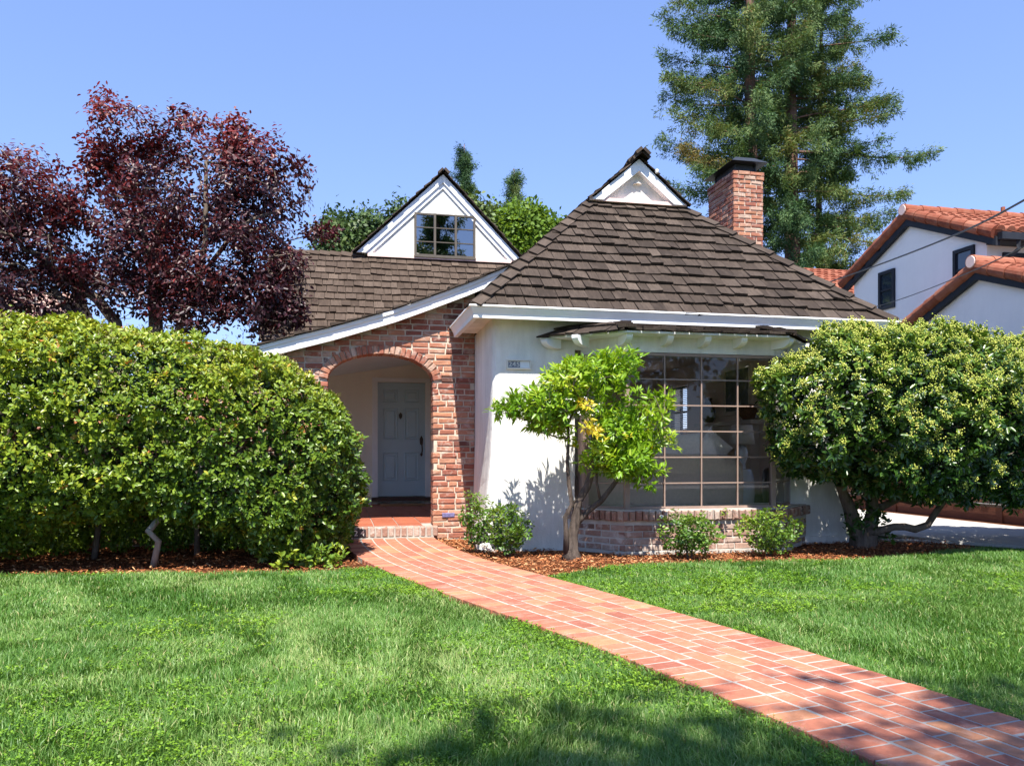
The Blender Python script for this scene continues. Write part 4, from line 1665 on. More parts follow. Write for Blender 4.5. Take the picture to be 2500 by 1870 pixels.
# ================================================================== NEIGHBOUR'S HOUSE (right)
M['tile'] = None
m = NT('terracotta_roof_tile')
t = m.attr('tone').outputs['Fac']
c = m.ramp(t, [(0, (0.185, 0.052, 0.028)), (0.5, (0.25, 0.078, 0.044)), (1.0, (0.31, 0.115, 0.07))])
f = m.noise(m.coord(), 6, 5, 0.65)
m.base(m.mix(m.ramp(f, [(0.45, 0), (0.7, 0.35)]), c, (0.40, 0.20, 0.13)))
m.rough(0.8)
m.spec(0.2)
M['tile'] = m.m


def tile_roof(mb, O, U, V, lu, lv, sp=0.24, r=0.095, tl=0.40):
    O, U, V = (np.array(q, float) for q in (O, U, V))
    N = np.cross(U, V)
    mb.add([O, O + U * lu, O + U * lu + V * lv, O + V * lv], [(0, 1, 2, 3)], 0.2)
    nc, nr = int(lu / sp), int(math.ceil(lv / tl))
    for i in range(nc):
        u = (i + 0.5) * lu / nc
        for j in range(nr):
            v0, v1 = j * tl - 0.02, min((j + 1) * tl + 0.05, lv)
            tone = R.uniform(0, 1)
            vs = []
            for v_, rr, h in ((v0, r * 1.08, 0.035), (v1, r * 0.88, 0.0)):
                for k in range(8):
                    a = PI * k / 7
                    vs.append(O + U * (u + rr * math.cos(a)) + V * v_ + N * (rr * math.sin(a) * 0.9 + h))
            mb.add(vs, [(k, k + 1, 9 + k, 8 + k) for k in range(7)] + [tuple(range(8))[::-1]], tone)


def barrel_run(mb, A, B, n, r=0.13):
    A, B = np.array(A, float), np.array(B, float)
    for i in range(n):
        a, b = A + (B - A) * i / n, A + (B - A) * (i + 1.12) / n
        mb.tube([a, b], [r * 1.06, r * 0.92], 14, R.uniform(0, 1))


NH = empty('neighbor_house', 'white two storey neighboring house with red clay tile roofs and black trim', 'house', (15, 16, 0))
NX = 12.7
mb = MB()
gy0, gy1, gya, ez, az = 13.75, 18.0, 15.95, 5.42, 6.36
mb.prism([(NX, gy0, -.07), (NX, gy1, -.07), (NX, gy1, ez), (NX, gya, az), (NX, gy0, ez)], (9, 0, 0))
mb.build('upper_wall', M['stucco_neighbor'], NH)


def black_window(x, y0, y1, z0, z1, axis, parent, nmid=1):
    fw, d = 0.075, 0.05
    fm = MB()
    fr = M['navy']
    if axis == 'x':      # in a wall facing -x
        q = lambda a0, a1, b0, b1, e=0: fm.box(x - d + e, x + .02 - e, a0, a1, b0, b1)
    else:
        q = lambda a0, a1, b0, b1, e=0: fm.box(a0, a1, x - d + e, x + .02 - e, b0, b1)
    q(y0, y0 + fw, z0, z1)
    q(y1 - fw, y1, z0, z1)
    q(y0 + fw, y1 - fw, z0, z0 + fw)
    q(y0 + fw, y1 - fw, z1 - fw, z1)
    for i in range(nmid):
        zz = z0 + (z1 - z0) * (i + 1) / (nmid + 1)
        q(y0 + fw, y1 - fw, zz - .02, zz + .02, .01)
    o = fm.build('window', fr, parent)
    gm = MB()
    if axis == 'x':
        gm.box(x - .012, x - .004, y0 + fw - .004, y1 - fw + .004, z0 + fw - .004, z1 - fw + .004)
    else:
        gm.box(y0 + fw - .004, y1 - fw + .004, x - .012, x - .004, z0 + fw - .004, z1 - fw + .004)
    gm.build('pane', M['glass_dark2'], o)
    return o


m = NT('black_window_pane')
m.base((0.025, 0.035, 0.05))
m.rough(0.03)
m.spec(0.9)
M['glass_dark2'] = m.m
black_window(NX, 16.46, 17.02, 4.45, 5.36, 'x', NH, 1)
black_window(NX, 14.05, 14.62, 4.42, 5.30, 'x', NH, 1)
black_window(gy0, 13.06, 13.8, 4.2, 5.08, 'y', NH, 0)
# roof slabs, tiles
mb = MB()
st = (az - ez) / (gya - gy0)
oh = 0.35
for sg, ye in ((-1, gy0 - oh), (1, gy1 + oh)):
    zE = az - abs(ye - gya) * (az - ez) / abs((gy0 if sg < 0 else gy1) - gya)
    O = np.array((NX - .16 if sg < 0 else NX + 9, ye, zE + 0.12))
    V = np.array((0, gya - ye, az - zE))
    L = np.linalg.norm(V)
    tile_roof(mb, O, (1, 0, 0) if sg < 0 else (-1, 0, 0), V / L, 9.16, L)
    barrel_run(mb, (NX - .10, ye, zE + 0.11), (NX - .10, gya, az + .11), 7 if sg < 0 else 7, 0.125)
barrel_run(mb, (NX - .22, gya, az + .19), (NX + 8.8, gya, az + .19), 20, 0.13)
nr = mb.build('tile_roof', M['tile'], NH, False)
mb = MB()
mb.tube([(15.6, 16.4, 6.3), (15.6, 16.4, 6.95)], 0.05, 10)
mb.build('vent_pipe', M['tile'], nr)
mb = MB().tube([(NX - .235, gya, az + .19), (NX - .20, gya, az + .19)], [0.11, 0.125], 14)
mb.build('ridge_end', M['pink'], nr)
mb = MB()
for sg, ye in ((-1, gy0 - oh), (1, gy1 + oh)):
    zE = az - abs(ye - gya) * (az - ez) / abs((gy0 if sg < 0 else gy1) - gya)
    mb.prism([(NX - .12, ye, zE + .02), (NX - .12, gya, az + .02), (NX - .12, gya, az - .16), (NX - .12, ye, zE - .16)], (0.10, 0, 0))
for yy_, zz_ in ((16.9, 5.85), (17.45, 5.61), (17.9, 5.40)):
    mb.box(NX - .12, NX, yy_ - .06, yy_ + .06, zz_, zz_ + .12)
mb.build('rake_board', M['navy'], NH)
zE = az - (gya - gy0 + oh) * st
mb = MB().box(NX - .08, NX + 9, gy0 - oh - .12, gy0 - oh, zE - .05, zE + .09)
mb.build('roof_gutter', M['navy'], NH)
MB().box(NX - .02, NX + 9, gy0 - oh, gy0 - .002, zE - .06, zE - .02).build('eave_soffit', M['navy'], NH)
mb = MB()
mb.tube([(13.05, gy0 - oh - .06, zE - .05), (13.05, gy0 - oh - .06, zE - .22), (12.86, gy0 - .07, zE - .55), (12.86, gy0 - .07, 2.5)], 0.055, 4)
mb.build('downspout', M['navy'], NH)
# back wing with low tiled roof
mb = MB()
mb.box(12.0, 16, 19.2, 23, -.07, 5.05)
mb.build('rear_wall', M['stucco_neighbor'], NH)
mb = MB()
tile_roof(mb, (11.6, 18.85, 5.12), (1, 0, 0), nrm(np.array((0, 1, 0.42))), 4.6, 4.4)
mb.build('rear_tile_roof', M['tile'], NH)
MB().box(11.6, 16, 18.75, 18.86, 4.98, 5.14).tube([(12.3, 18.8, 4.98), (12.3, 18.8, 4.72), (12.62, 18.4, 4.6), (12.62, 18.4, 3.0)], 0.055, 4).build('rear_gutter', M['navy'], NH)
# lower gabled wing in front
LXx = 12.0
ly0, ly1, lya, lez, laz = 10.75, 15.25, 13.15, 3.62, 4.50
mb = MB().prism([(LXx, ly0, -.07), (LXx, ly1, -.07), (LXx, ly1, lez), (LXx, lya, laz), (LXx, ly0, lez)], (0.69, 0, 0))
mb.prism([(LXx + .69, ly0, -.07), (LXx + .69, 13.74, -.07), (LXx + .69, 13.74, laz - .25), (LXx + .69, lya, laz), (LXx + .69, ly0, lez)], (6, 0, 0))
mb.build('lower_wall', M['stucco_neighbor'], NH)
mb = MB()
for sg, ye in ((-1, ly0 - .35), (1, ly1 + .1)):
    zE2 = laz - abs(ye - lya) * (laz - lez) / abs((ly0 if sg < 0 else ly1) - lya)
    V = np.array((0, lya - ye, laz - zE2))
    L = np.linalg.norm(V)
    O = (LXx - .16 if sg < 0 else LXx + .69, ye, zE2 + .12)
    tile_roof(mb, O, (1, 0, 0) if sg < 0 else (-1, 0, 0), V / L, 7 if sg < 0 else .85, L)
    barrel_run(mb, (LXx - .10, ye, zE2 + .11), (LXx - .10, lya, laz + .11), 7, 0.125)
barrel_run(mb, (LXx - .22, lya, laz + .19), (LXx + 6, lya, laz + .19), 14, 0.13)
lr = mb.build('lower_tile_roof', M['tile'], NH)
MB().tube([(LXx - .235, lya, laz + .19), (LXx - .20, lya, laz + .19)], [0.11, 0.125], 14).build('ridge_end', M['pink'], lr)
mb = MB()
for sg, ye in ((-1, ly0 - .35), (1, ly1 + .1)):
    zE2 = laz - abs(ye - lya) * (laz - lez) / abs((ly0 if sg < 0 else ly1) - lya)
    mb.prism([(LXx - .12, ye, zE2 + .02), (LXx - .12, lya, laz + .02), (LXx - .12, lya, laz - .14), (LXx - .12, ye, zE2 - .14)], (0.10, 0, 0))
mb.build('lower_rake_board', M['navy'], NH)
black_window(LXx, 11.15, 11.75, 1.9, 3.28, 'x', NH, 1)

# house far left behind the plum trees
FH = empty('far_house', 'pale house with pinkish tile roof glimpsed behind the purple plum trees', 'house', (-11, 27, 0))
MB().box(-16, -8.3, 25.5, 31, -.07, 4.6).build('wall', M['stucco_neighbor'], FH)
m = NT('faded_pink_tile')
f = m.noise(m.coord(), 3, 4)
m.base(m.ramp(f, [(0.3, (0.42, 0.27, 0.21)), (0.7, (0.55, 0.38, 0.31))]))
m.rough(0.9)
mb = MB()
tile_roof(mb, (-16.4, 25.1, 4.55), (1, 0, 0), nrm(np.array((0, 1, 0.5))), 8.3, 3.6, 0.32, 0.12)
tile_roof(mb, (-8.1, 31.4, 4.55), (-1, 0, 0), nrm(np.array((0, -1, 0.5))), 8.3, 3.6, 0.32, 0.12)
mb.build('roof', m.m, FH)

# ================================================================== FENCE, GARDEN WALL, CABLES
M['fence'] = wood_mat('stained_fence_wood', [(0, (0.045, 0.028, 0.018)), (0.5, (0.13, 0.06, 0.035)), (0.85, (0.22, 0.10, 0.05)), (1, (0.30, 0.15, 0.07))], (9, 9, 0.8))
M['kick'] = wood_mat('red_brown_kickboard', [(0, (0.12, 0.042, 0.024)), (1, (0.17, 0.06, 0.035))], (6, 0.6, 6))
FN = empty('wooden_fence', 'brown board fence with red kickboard along the driveway', 'fence', (9.9, 13, 0))
mb = MB()
y = 7.0
while y < 26:
    w = 0.135 + R.normal(0, .003)
    off = 0.012 if int((y - 7) / .145) % 2 else 0.0
    mb.box(9.885 + off, 9.905 + off, y, y + w, 0.26, 1.75 + R.normal(0, .004), float(np.clip(R.normal(0.4, 0.25), 0, 1)))
    y += 0.145
mb.build('board_panel', M['fence'], FN)
MB().box(9.90, 9.935, 7, 26, -.07, 0.205).build('kickboard', M['kick'], FN)
MB().box(9.84, 9.884, 7, 26, 0.21, 0.25, 0.05).build('rail', M['fence'], FN)
for y in np.arange(8.0, 26, 2.4):
    MB().box(9.88, 9.97, y, y + .09, -.07, 0.208, 0.4).build('post', M['kick'], FN)

GW = empty('garden_wall', 'low old brick wall in shade behind the hedge', 'wall', (-4, 10.3, 0))
MB().box(-7.5, -1.92, BY + .02, BY + .2, -.07, 1.5).build('wall_core', M['mortar'], GW)
mb = MB()
z = -0.04
r = 0
while z < 1.47:
    x = -7.5 + (r % 2) * 0.105
    while x < -2.1:
        mb.brick((x + .1, BY + .008, z + .031), (1, 0, 0), (0, -1, 0), (0, 0, 1), 0.2, 0.062, 0.05, R.beta(2.2, 1.8), 0.008, 0.004)
        x += 0.213
    z += 0.0735
    r += 1
mb.build('wall_brick', M['brick'], GW)


def cable(name, pts, label, r=0.012):
    P = np.array(pts, float)
    n = 40
    t = np.linspace(0, len(P) - 1, n)
    Q = np.stack([np.interp(t, range(len(P)), P[:, i]) for i in range(3)], 1)
    for _ in range(12):
        Q[1:-1] = (Q[:-2] + 2 * Q[1:-1] + Q[2:]) / 4
    o = MB().tube(list(Q), r, 6).build(name, M['black'], None, True)
    tag(o, label, 'cable', 'overhead service cables')


cable('power_cable', [(3.0, -1.5, 3.1), (6.91, 7, 3.62), (7.94, 9, 3.92), (8.61, 11, 4.12), (9.27, 13.5, 4.34), (9.6, 16, 4.5), (9.4, 20, 4.9)], 'thick twisted overhead cable, the upper one crossing the neighboring white gable', 0.012)
cable('power_cable', [(3.2, -1.5, 2.9), (6.91, 7, 3.16), (7.67, 8.5, 3.3), (8.38, 10.2, 3.42), (8.88, 12, 3.49), (9.0, 16, 3.7), (8.9, 20, 3.9)], 'thin overhead cable, the lower one crossing the neighboring windows', 0.0065)
# ================================================================== VEGETATION
M['bark'] = bark_mat('grey_brown_bark', (0.06, 0.045, 0.035), (0.19, 0.15, 0.12))
M['bark_pale'] = bark_mat('pale_grey_bark', (0.14, 0.12, 0.10), (0.34, 0.30, 0.26))
M['bark_citrus'] = bark_mat('citrus_bark', (0.028, 0.022, 0.019), (0.135, 0.105, 0.085), 9)
M['bark_red'] = bark_mat('red_brown_fibrous_bark', (0.05, 0.030, 0.022), (0.20, 0.115, 0.085), 2.2, 0.08)
M['leaf_hedge'] = leaf_mat('hedge_leaf', [(0, (0.022, 0.058, 0.010)), (0.3, (0.075, 0.145, 0.014)), (0.58, (0.17, 0.245, 0.020)), (0.82, (0.34, 0.37, 0.03)), (0.95, (0.42, 0.34, 0.045)), (1.0, (0.45, 0.16, 0.05))], 0.22, 0.38, 0.4)
M['leaf_pitto'] = leaf_mat('rounded_glossy_leaf', [(0, (0.010, 0.036, 0.008)), (0.4, (0.035, 0.088, 0.012)), (0.7, (0.11, 0.19, 0.020)), (1.0, (0.27, 0.34, 0.035))], 0.18, 0.33, 0.55)
M['leaf_citrus'] = leaf_mat('citrus_leaf', [(0, (0.035, 0.115, 0.008)), (0.35, (0.11, 0.25, 0.012)), (0.7, (0.23, 0.38, 0.018)), (0.9, (0.38, 0.46, 0.035)), (1.0, (0.66, 0.50, 0.05))], 0.36, 0.36, 0.5)
M['leaf_plum'] = leaf_mat('purple_plum_leaf', [(0, (0.024, 0.011, 0.016)), (0.45, (0.061, 0.018, 0.023)), (0.75, (0.135, 0.027, 0.027)), (0.93, (0.257, 0.038, 0.034)), (1.0, (0.270, 0.121, 0.101))], 0.28, 0.42, 0.4, (1.5, 0.55, 0.5))
M['leaf_oak'] = leaf_mat('dark_oak_leaf', [(0, (0.027, 0.060, 0.018)), (0.5, (0.065, 0.110, 0.027)), (1.0, (0.131, 0.175, 0.040))], 0.2, 0.5, 0.35)
M['leaf_light'] = leaf_mat('light_green_leaf', [(0, (0.06, 0.12, 0.015)), (0.5, (0.13, 0.22, 0.025)), (1.0, (0.22, 0.32, 0.04))], 0.35, 0.5, 0.3)
M['needle'] = leaf_mat('redwood_needle', [(0, (0.020, 0.055, 0.026)), (0.4, (0.055, 0.115, 0.040)), (0.7, (0.115, 0.175, 0.048)), (0.9, (0.175, 0.190, 0.05)), (1.0, (0.20, 0.15, 0.05))], 0.22, 0.6, 0.25)
M['leaf_rose'] = leaf_mat('rose_leaf', [(0, (0.034, 0.098, 0.017)), (0.5, (0.098, 0.196, 0.025)), (0.85, (0.218, 0.322, 0.040)), (1.0, (0.380, 0.345, 0.069))], 0.3, 0.4, 0.45)


def attach_leaves(name, C, A, per, L, mat, parent, shape=LEAF6, wl=0.5, spread=0.75, lift=0.6, tone0=None, tvar=0.15, lvar=0.25, rad=0.02):
    P, D, N, idx = rosettes(C, A, per, L, spread, lift, rad)
    LL = L * R.uniform(1 - lvar, 1 + lvar, len(P))
    t = (tone0[idx] if tone0 is not None else 0.45) + R.normal(0, tvar, len(P))
    return leaves(name, P, D, N, LL, LL * wl * R.uniform(0.85, 1.15, len(P)), t, mat, parent, shape)


# ------------------------------------------------------------------ hedge
HG = empty('hedge', 'large clipped evergreen hedge of small glossy leaves left of the brick porch', 'hedge', (-2.5, 8.9, -0.05))
htx = np.array([-8, -5, -3.1, -2.3, -1.68, -1.1, -0.5, 0.5])
htz = np.array([2.44, 2.42, 2.36, 2.33, 2.27, 2.16, 2.00, 1.60])
hbx = np.array([-8, -4.2, -3.3, -2.6, -1.8, -1.1, -0.75, -0.2, 0.5])
hbz = np.array([-.1, -.05, 0.14, 0.34, 0.40, 0.28, -0.05, -.1, -.1])


def hedge_q(P):
    x, y, z = P[:, 0], P[:, 1], P[:, 2]
    zt, zb = np.interp(x, htx, htz), np.interp(x, hbx, hbz)
    zb = np.where(y > 9.0, zb - 0.5 * np.clip((y - 9.0) / .5, 0, 1), zb)
    zc, hz_ = (zt + zb) / 2, (zt - zb) / 2
    hy_ = 1.20
    yc = 8.84
    q = (np.abs((y - yc) / hy_) ** 3.2 + np.abs((z - zc) / hz_) ** 3.0 + np.clip((x + 0.80) / 1.02, 0, None) ** 2.6) ** (1 / 3.1)
    return q + 0.11 * (vnoise(P, 1.7, 3) - 0.5) + 0.17 * (vnoise(P, 4.2, 5) - 0.5)


N0 = 180000
P = np.stack([R.uniform(-7.5, 0.45, N0), R.uniform(7.55, 10.1, N0), R.uniform(-.03, 2.65, N0)], 1)
q = hedge_q(P)
eps = 0.05
grad = np.stack([hedge_q(P + np.eye(3)[i] * eps) - q for i in range(3)], 1)
grad = nrm(grad)
vis = (P[:, 1] < 9.3) | (P[:, 2] < 0.9) | (P[:, 2] > 1.2) | (P[:, 0] > -0.6)
far = np.where(P[:, 0] < -4.6, 0.45, 1.0)
shell = (q > 0.88) & (q < 1.0) & vis & (R.uniform(0, 1, N0) < 0.80 * far)
inner = (q > 0.55) & (q < 0.9) & (R.uniform(0, 1, N0) < np.where(P[:, 1] > 9.2, .12, .10) * far)
C = P[shell]
A = nrm(grad[shell] + np.array((0, -0.15, 0.55)) + R.normal(0, 0.35, (len(C), 3)))
big = vnoise(C, 1.1, 8)
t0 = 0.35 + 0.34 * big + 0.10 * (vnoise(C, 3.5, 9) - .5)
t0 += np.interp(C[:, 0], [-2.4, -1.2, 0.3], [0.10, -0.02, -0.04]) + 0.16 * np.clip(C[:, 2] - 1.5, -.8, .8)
rare = R.uniform(0, 1, len(C))
t0 = np.where(rare < 0.035, R.uniform(0.72, .97, len(C)), t0)
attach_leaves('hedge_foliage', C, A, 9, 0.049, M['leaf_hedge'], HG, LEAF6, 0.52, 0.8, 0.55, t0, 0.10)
C2 = P[inner]
attach_leaves('inner_foliage', C2, nrm(grad[inner] + R.normal(0, .6, (len(C2), 3))), 6, 0.06, M['leaf_hedge'], HG, LEAF6, 0.52, 0.8, 0.4, np.full(len(C2), 0.08), 0.08)  # inner leaves tinted darker, painting shade into the depth of the hedge
# seed heads on the upper face, brownish dots
sel = R.uniform(0, 1, len(C)) < np.where((C[:, 2] > 1.55) & (C[:, 0] > -2.2), 0.16, 0.02)
Cs = C[sel]
n_s = 14
idx = np.repeat(np.arange(len(Cs)), n_s)
Ps = Cs[idx] + A[sel][idx] * 0.035 + R.normal(0, 0.016, (len(idx), 3))
m = NT('dry_seed_head')
m.base(m.ramp(m.attr('tone').outputs['Fac'], [(0, (0.16, 0.10, 0.05)), (1, (0.34, 0.26, 0.14))]))
m.rough(0.9)
leaves('seed_heads', Ps, R.normal(0, 1, Ps.shape), R.normal(0, 1, Ps.shape), 0.011, 0.009, R.uniform(0, 1, len(Ps)), m.m, HG, KITE4)
# stems
st = [([(-1.76, 8.3, -0.06), (-1.70, 8.25, 0.2), (-1.78, 8.2, 0.30), (-1.70, 8.45, 0.45), (-1.57, 8.43, 0.47), (-1.44, 8.45, 0.59), (-1.38, 8.5, 0.69), (-1.36, 8.55, 0.95)], [.032, .030, .033, .03, .028, .027, .025, .02]),
      ([(-1.44, 8.46, 0.57), (-1.29, 8.44, 0.54), (-1.16, 8.44, 0.57), (-1.03, 8.48, 0.67), (-0.95, 8.5, .8)], [.016, .014, .014, .013, .01]),
      ([(-0.35, 8.55, 0.08), (-0.55, 8.5, 0.15), (-0.73, 8.5, 0.17), (-0.89, 8.5, 0.26), (-0.97, 8.5, 0.45), (-0.95, 8.6, .8)], [.03, .028, .025, .022, .02, .016])]
branches('stem', st[:1], M['bark_pale'], HG, 8)
branches('stem', st[1:2], M['bark_pale'], HG, 7)
branches('stem', st[2:], M['bark'], HG, 7)
for x in (-1.5, -0.75, -2.5, -3.4, -4.4, -5.4):
    y0 = 9.0 + R.normal(0, .12)
    pts = [(x, y0, -.06), (x + R.normal(0, .06), y0 + R.normal(0, .05), .3), (x + R.normal(0, .12), y0 + R.normal(0, .08), .7), (x + R.normal(0, .2), y0 + R.normal(0, .1), 1.3), (x + R.normal(0, .3), y0, 1.8)]
    tg = [tuple(np.array((x, y0, 1.2)) + np.clip(R.normal(0, (.4, .28, .3)), -.55, .55)) for _ in range(8)]
    branches('stem', grow([(pts, [.035, .03, .026, .02, .012])], tg, 0.2, .04, .006), M['bark'], HG, 6)
# low sprouting shoots at the foot of the hedge, at the right end
C = np.stack([R.uniform(-0.6, 0.05, 60), R.uniform(7.75, 8.1, 60), R.uniform(-0.02, 0.16, 60)], 1)
attach_leaves('shoot_foliage', C, nrm(np.array((0, -.6, 1.0)) + R.normal(0, .4, C.shape)), 7, 0.06, M['leaf_hedge'], HG, LEAF6, .55, .8, .6, R.uniform(.3, .65, len(C)), .08)

# ------------------------------------------------------------------ berry bush at the right
PB = empty('berry_bush', 'broad domed evergreen shrub covered in pale berries at the right house corner', 'shrub', (5.93, 8.3, -0.05))
ells = [(5.74, 7.75, 1.58, 1.20, 1.05, 0.86), (6.6, 7.85, 1.48, 1.6, 1.15, 0.94), (7.9, 8.0, 1.50, 1.5, 1.2, 0.92), (5.16, 7.75, 1.30, 0.62, 0.75, 0.55), (6.2, 7.55, 1.03, 1.2, 0.85, 0.55), (7.4, 7.7, 1.0, 1.2, 0.95, 0.5)]


def ell_q(P, ells):
    q = np.full(len(P), 9.0)
    for e in ells:
        d = np.sqrt((((P - np.array(e[:3])) / np.array(e[3:])) ** 2).sum(1))
        q = np.minimum(q, d)
    return q


def pit_q(P):
    q = ell_q(P, ells)
    return q + 0.36 * (vnoise(P, 2.2, 21) - 0.5) + 0.26 * (vnoise(P, 5.0, 22) - 0.5)


N0 = 120000
P = np.stack([R.uniform(4.1, 9.6, N0), R.uniform(6.5, 9.3, N0), R.uniform(0.3, 2.7, N0)], 1)
q = pit_q(P)
grad = nrm(np.stack([pit_q(P + np.eye(3)[i] * .05) - q for i in range(3)], 1))
okp = ~((P[:, 0] < 6.2) & (P[:, 1] > 8.72)) & ~((P[:, 0] < 5.7) & (P[:, 1] > 8.35) & (P[:, 2] < 2.3))
shell = (q > 0.84) & (q < 1.0) & okp & (R.uniform(0, 1, N0) < 0.40)
inner = (q > 0.35) & (q < 0.84) & okp & (R.uniform(0, 1, N0) < 0.11)
C = P[shell]
A = nrm(grad[shell] + np.array((0, -0.1, 0.5)) + R.normal(0, 0.3, (len(C), 3)))
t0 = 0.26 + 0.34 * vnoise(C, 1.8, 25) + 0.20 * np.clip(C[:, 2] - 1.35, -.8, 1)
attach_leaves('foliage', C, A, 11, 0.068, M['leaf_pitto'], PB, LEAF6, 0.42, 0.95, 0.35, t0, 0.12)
C2 = P[inner]
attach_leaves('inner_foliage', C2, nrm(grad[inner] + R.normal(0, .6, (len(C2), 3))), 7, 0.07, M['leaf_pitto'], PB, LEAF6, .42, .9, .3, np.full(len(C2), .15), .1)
q_s = q[shell]
sel = (q_s > 0.87) & (R.uniform(0, 1, len(C)) < np.clip(0.42 + 1.2 * (vnoise(C, 1.5, 27) - 0.40) + 0.45 * (A[:, 2] - .30) + .25 * (C[:, 2] - 1.4), 0, .95)) & (A[:, 2] > -0.2)
Cb, Ab = C[sel], A[sel]
nb = 20
idx = np.repeat(np.arange(len(Cb)), nb)
Pb = Cb[idx] + Ab[idx] * R.uniform(0.012, 0.04, (len(idx), 1)) + R.normal(0, 0.020, (len(idx), 3))
octa = np.array([(1, 0, 0), (-1, 0, 0), (0, 1, 0), (0, -1, 0), (0, 0, 1), (0, 0, -1)], float)
of = np.array([(0, 2, 4), (2, 1, 4), (1, 3, 4), (3, 0, 4), (2, 0, 5), (1, 2, 5), (3, 1, 5), (0, 3, 5)])
rb = R.uniform(0.007, 0.0115, (len(Pb), 1, 1))
V = (Pb[:, None] + octa[None] * rb).reshape(-1, 3)
F = (np.arange(len(Pb))[:, None, None] * 6 + of[None]).reshape(-1, 3)
tb = np.clip(0.25 + 0.5 * vnoise(Pb, 1.9, 29) + R.normal(0, .18, len(Pb)), 0, 1)
np_mesh('berries', V, F, np.repeat(tb, 8), M['berries'], PB, True)
roots = [([(5.93, 8.3, -.08), (5.92, 8.3, 0.1), (5.83, 8.3, 0.29), (5.78, 8.28, 0.42), (5.66, 8.25, 0.62), (5.5, 8.15, 0.95)], [.13, .105, .085, .075, .055, .045]),
         ([(6.02, 8.3, -.08), (6.06, 8.3, 0.17), (6.1, 8.3, 0.36), (6.07, 8.28, 0.55), (6.1, 8.2, .9)], [.12, .09, .075, .07, .05]),
         ([(6.0, 8.25, 0.12), (6.13, 8.2, 0.15), (6.29, 8.18, 0.19), (6.43, 8.17, 0.19), (6.55, 8.15, 0.16), (6.69, 8.12, 0.21), (6.78, 8.1, 0.35), (6.91, 8.1, 0.51), (7.02, 8.1, 0.72)], [.05, .046, .043, .042, .045, .042, .040, .037, .03]),
         ([(6.1, 8.3, 0.38), (6.28, 8.3, 0.44), (6.43, 8.28, 0.51), (6.56, 8.25, 0.48), (6.67, 8.25, 0.46), (6.8, 8.25, 0.49), (7.0, 8.2, 0.56), (7.4, 8.1, .8)], [.05, .045, .04, .036, .034, .03, .028, .024])]
tg, _ = ellipsoid_pts(ells, 70)
tg = tg[(tg[:, 2] > 0.75) & ~((tg[:, 0] < 6.2) & (tg[:, 1] > 8.6))]
branches('trunk', grow(roots, tg, .25, .035, .007, .42), M['bark'], PB, 8)
# leafy sprouts along the trunk
C = np.stack([R.uniform(5.72, 6.3, 60), R.uniform(8.12, 8.3, 60), R.uniform(0.05, 0.6, 60)], 1)
attach_leaves('trunk_foliage', C, nrm(np.array((0, -.7, .4)) + R.normal(0, .5, C.shape)), 7, 0.065, M['leaf_pitto'], PB, LEAF6, .42, .9, .3, R.uniform(.2, .5, len(C)), .1)

# ------------------------------------------------------------------ orange tree before the bay window
CT = empty('orange_tree', 'small gnarled orange tree with bright green leaves before the bay window', 'tree', (2.35, 8.0, -0.05))
CE = [(1.75, 7.95, 1.58, 0.22, 0.40, 0.17), (1.62, 7.95, 1.49, 0.18, 0.3, 0.09), (2.15, 7.9, 1.66, 0.27, 0.5, 0.28), (2.44, 7.9, 1.84, 0.37, 0.55, 0.24), (2.80, 7.9, 2.0, 0.24, 0.42, 0.17),
      (2.72, 7.9, 1.62, 0.42, 0.6, 0.32), (3.10, 7.9, 1.43, 0.33, 0.5, 0.32), (2.98, 7.9, 0.98, 0.30, 0.45, 0.20), (2.02, 7.9, 1.40, 0.2, 0.4, 0.17), (3.28, 7.9, 1.65, 0.15, 0.4, 0.09),
      (2.29, 7.85, 1.24, 0.13, 0.3, 0.08), (2.44, 7.95, 0.97, 0.15, 0.3, 0.10), (3.16, 7.9, 1.12, .28, .4, .25), (2.75, 7.75, 1.25, .25, .3, .3), (2.85, 7.8, 1.0, .32, .4, .25), (3.05, 7.8, 0.86, .25, .3, .2), (2.7, 7.8, .92, .2, .3, .14), (2.2, 7.85, 1.45, .3, .4, .22), (2.55, 7.85, 1.1, .2, .3, .15), (2.62, 7.9, 1.9, .4, .4, .2), (1.9, 7.9, 1.55, .3, .4, .2)]
YO = -0.2
rt = {'main': ([(2.35, 8.2, -0.09), (2.35, 8.2, 0.05), (2.36, 8.2, 0.2), (2.39, 8.19, 0.34), (2.41, 8.18, 0.54), (2.51, 8.17, 0.7), (2.56, 8.15, 0.88), (2.57, 8.13, 1.06), (2.55, 8.1, 1.25)], [.17, .088, .07, .066, .056, .052, .044, .038, .030]),
      'left': ([(2.29, 8.18, 0.02), (2.28, 8.17, 0.24), (2.27, 8.16, 0.39), (2.34, 8.15, 0.52), (2.30, 8.13, 0.72), (2.28, 8.12, 0.95), (2.29, 8.1, 1.2)], [.05, .032, .03, .03, .026, .023, .018]),
      'right': ([(2.38, 8.19, 0.30), (2.47, 8.19, 0.39), (2.54, 8.18, 0.46), (2.66, 8.17, 0.55), (2.76, 8.15, 0.68), (2.87, 8.13, 0.83), (2.96, 8.1, 1.02)], [.05, .040, .038, .038, .033, .028, .022]),
      'r2': ([(2.65, 8.17, 0.56), (2.61, 8.16, 0.73), (2.60, 8.14, 0.88), (2.65, 8.1, 1.15)], [.02, .017, .016, .012])}
rts = [([(p[0], p[1] + YO, p[2]) for p in a], [q * .8 for q in b]) for a, b in rt.values()]
C, A = ellipsoid_pts(CE, 1300, 0.2)
qn = vnoise(C, 3.0, 31)
C, A = C[qn > 0.35], A[qn > 0.35]
A = nrm(nrm(A) + np.array((0, 0, 0.55)) + R.normal(0, .3, A.shape))
branches('trunk', grow(rts, C[::6], .14, .025, .0035, .5), M['bark_citrus'], CT, 8)
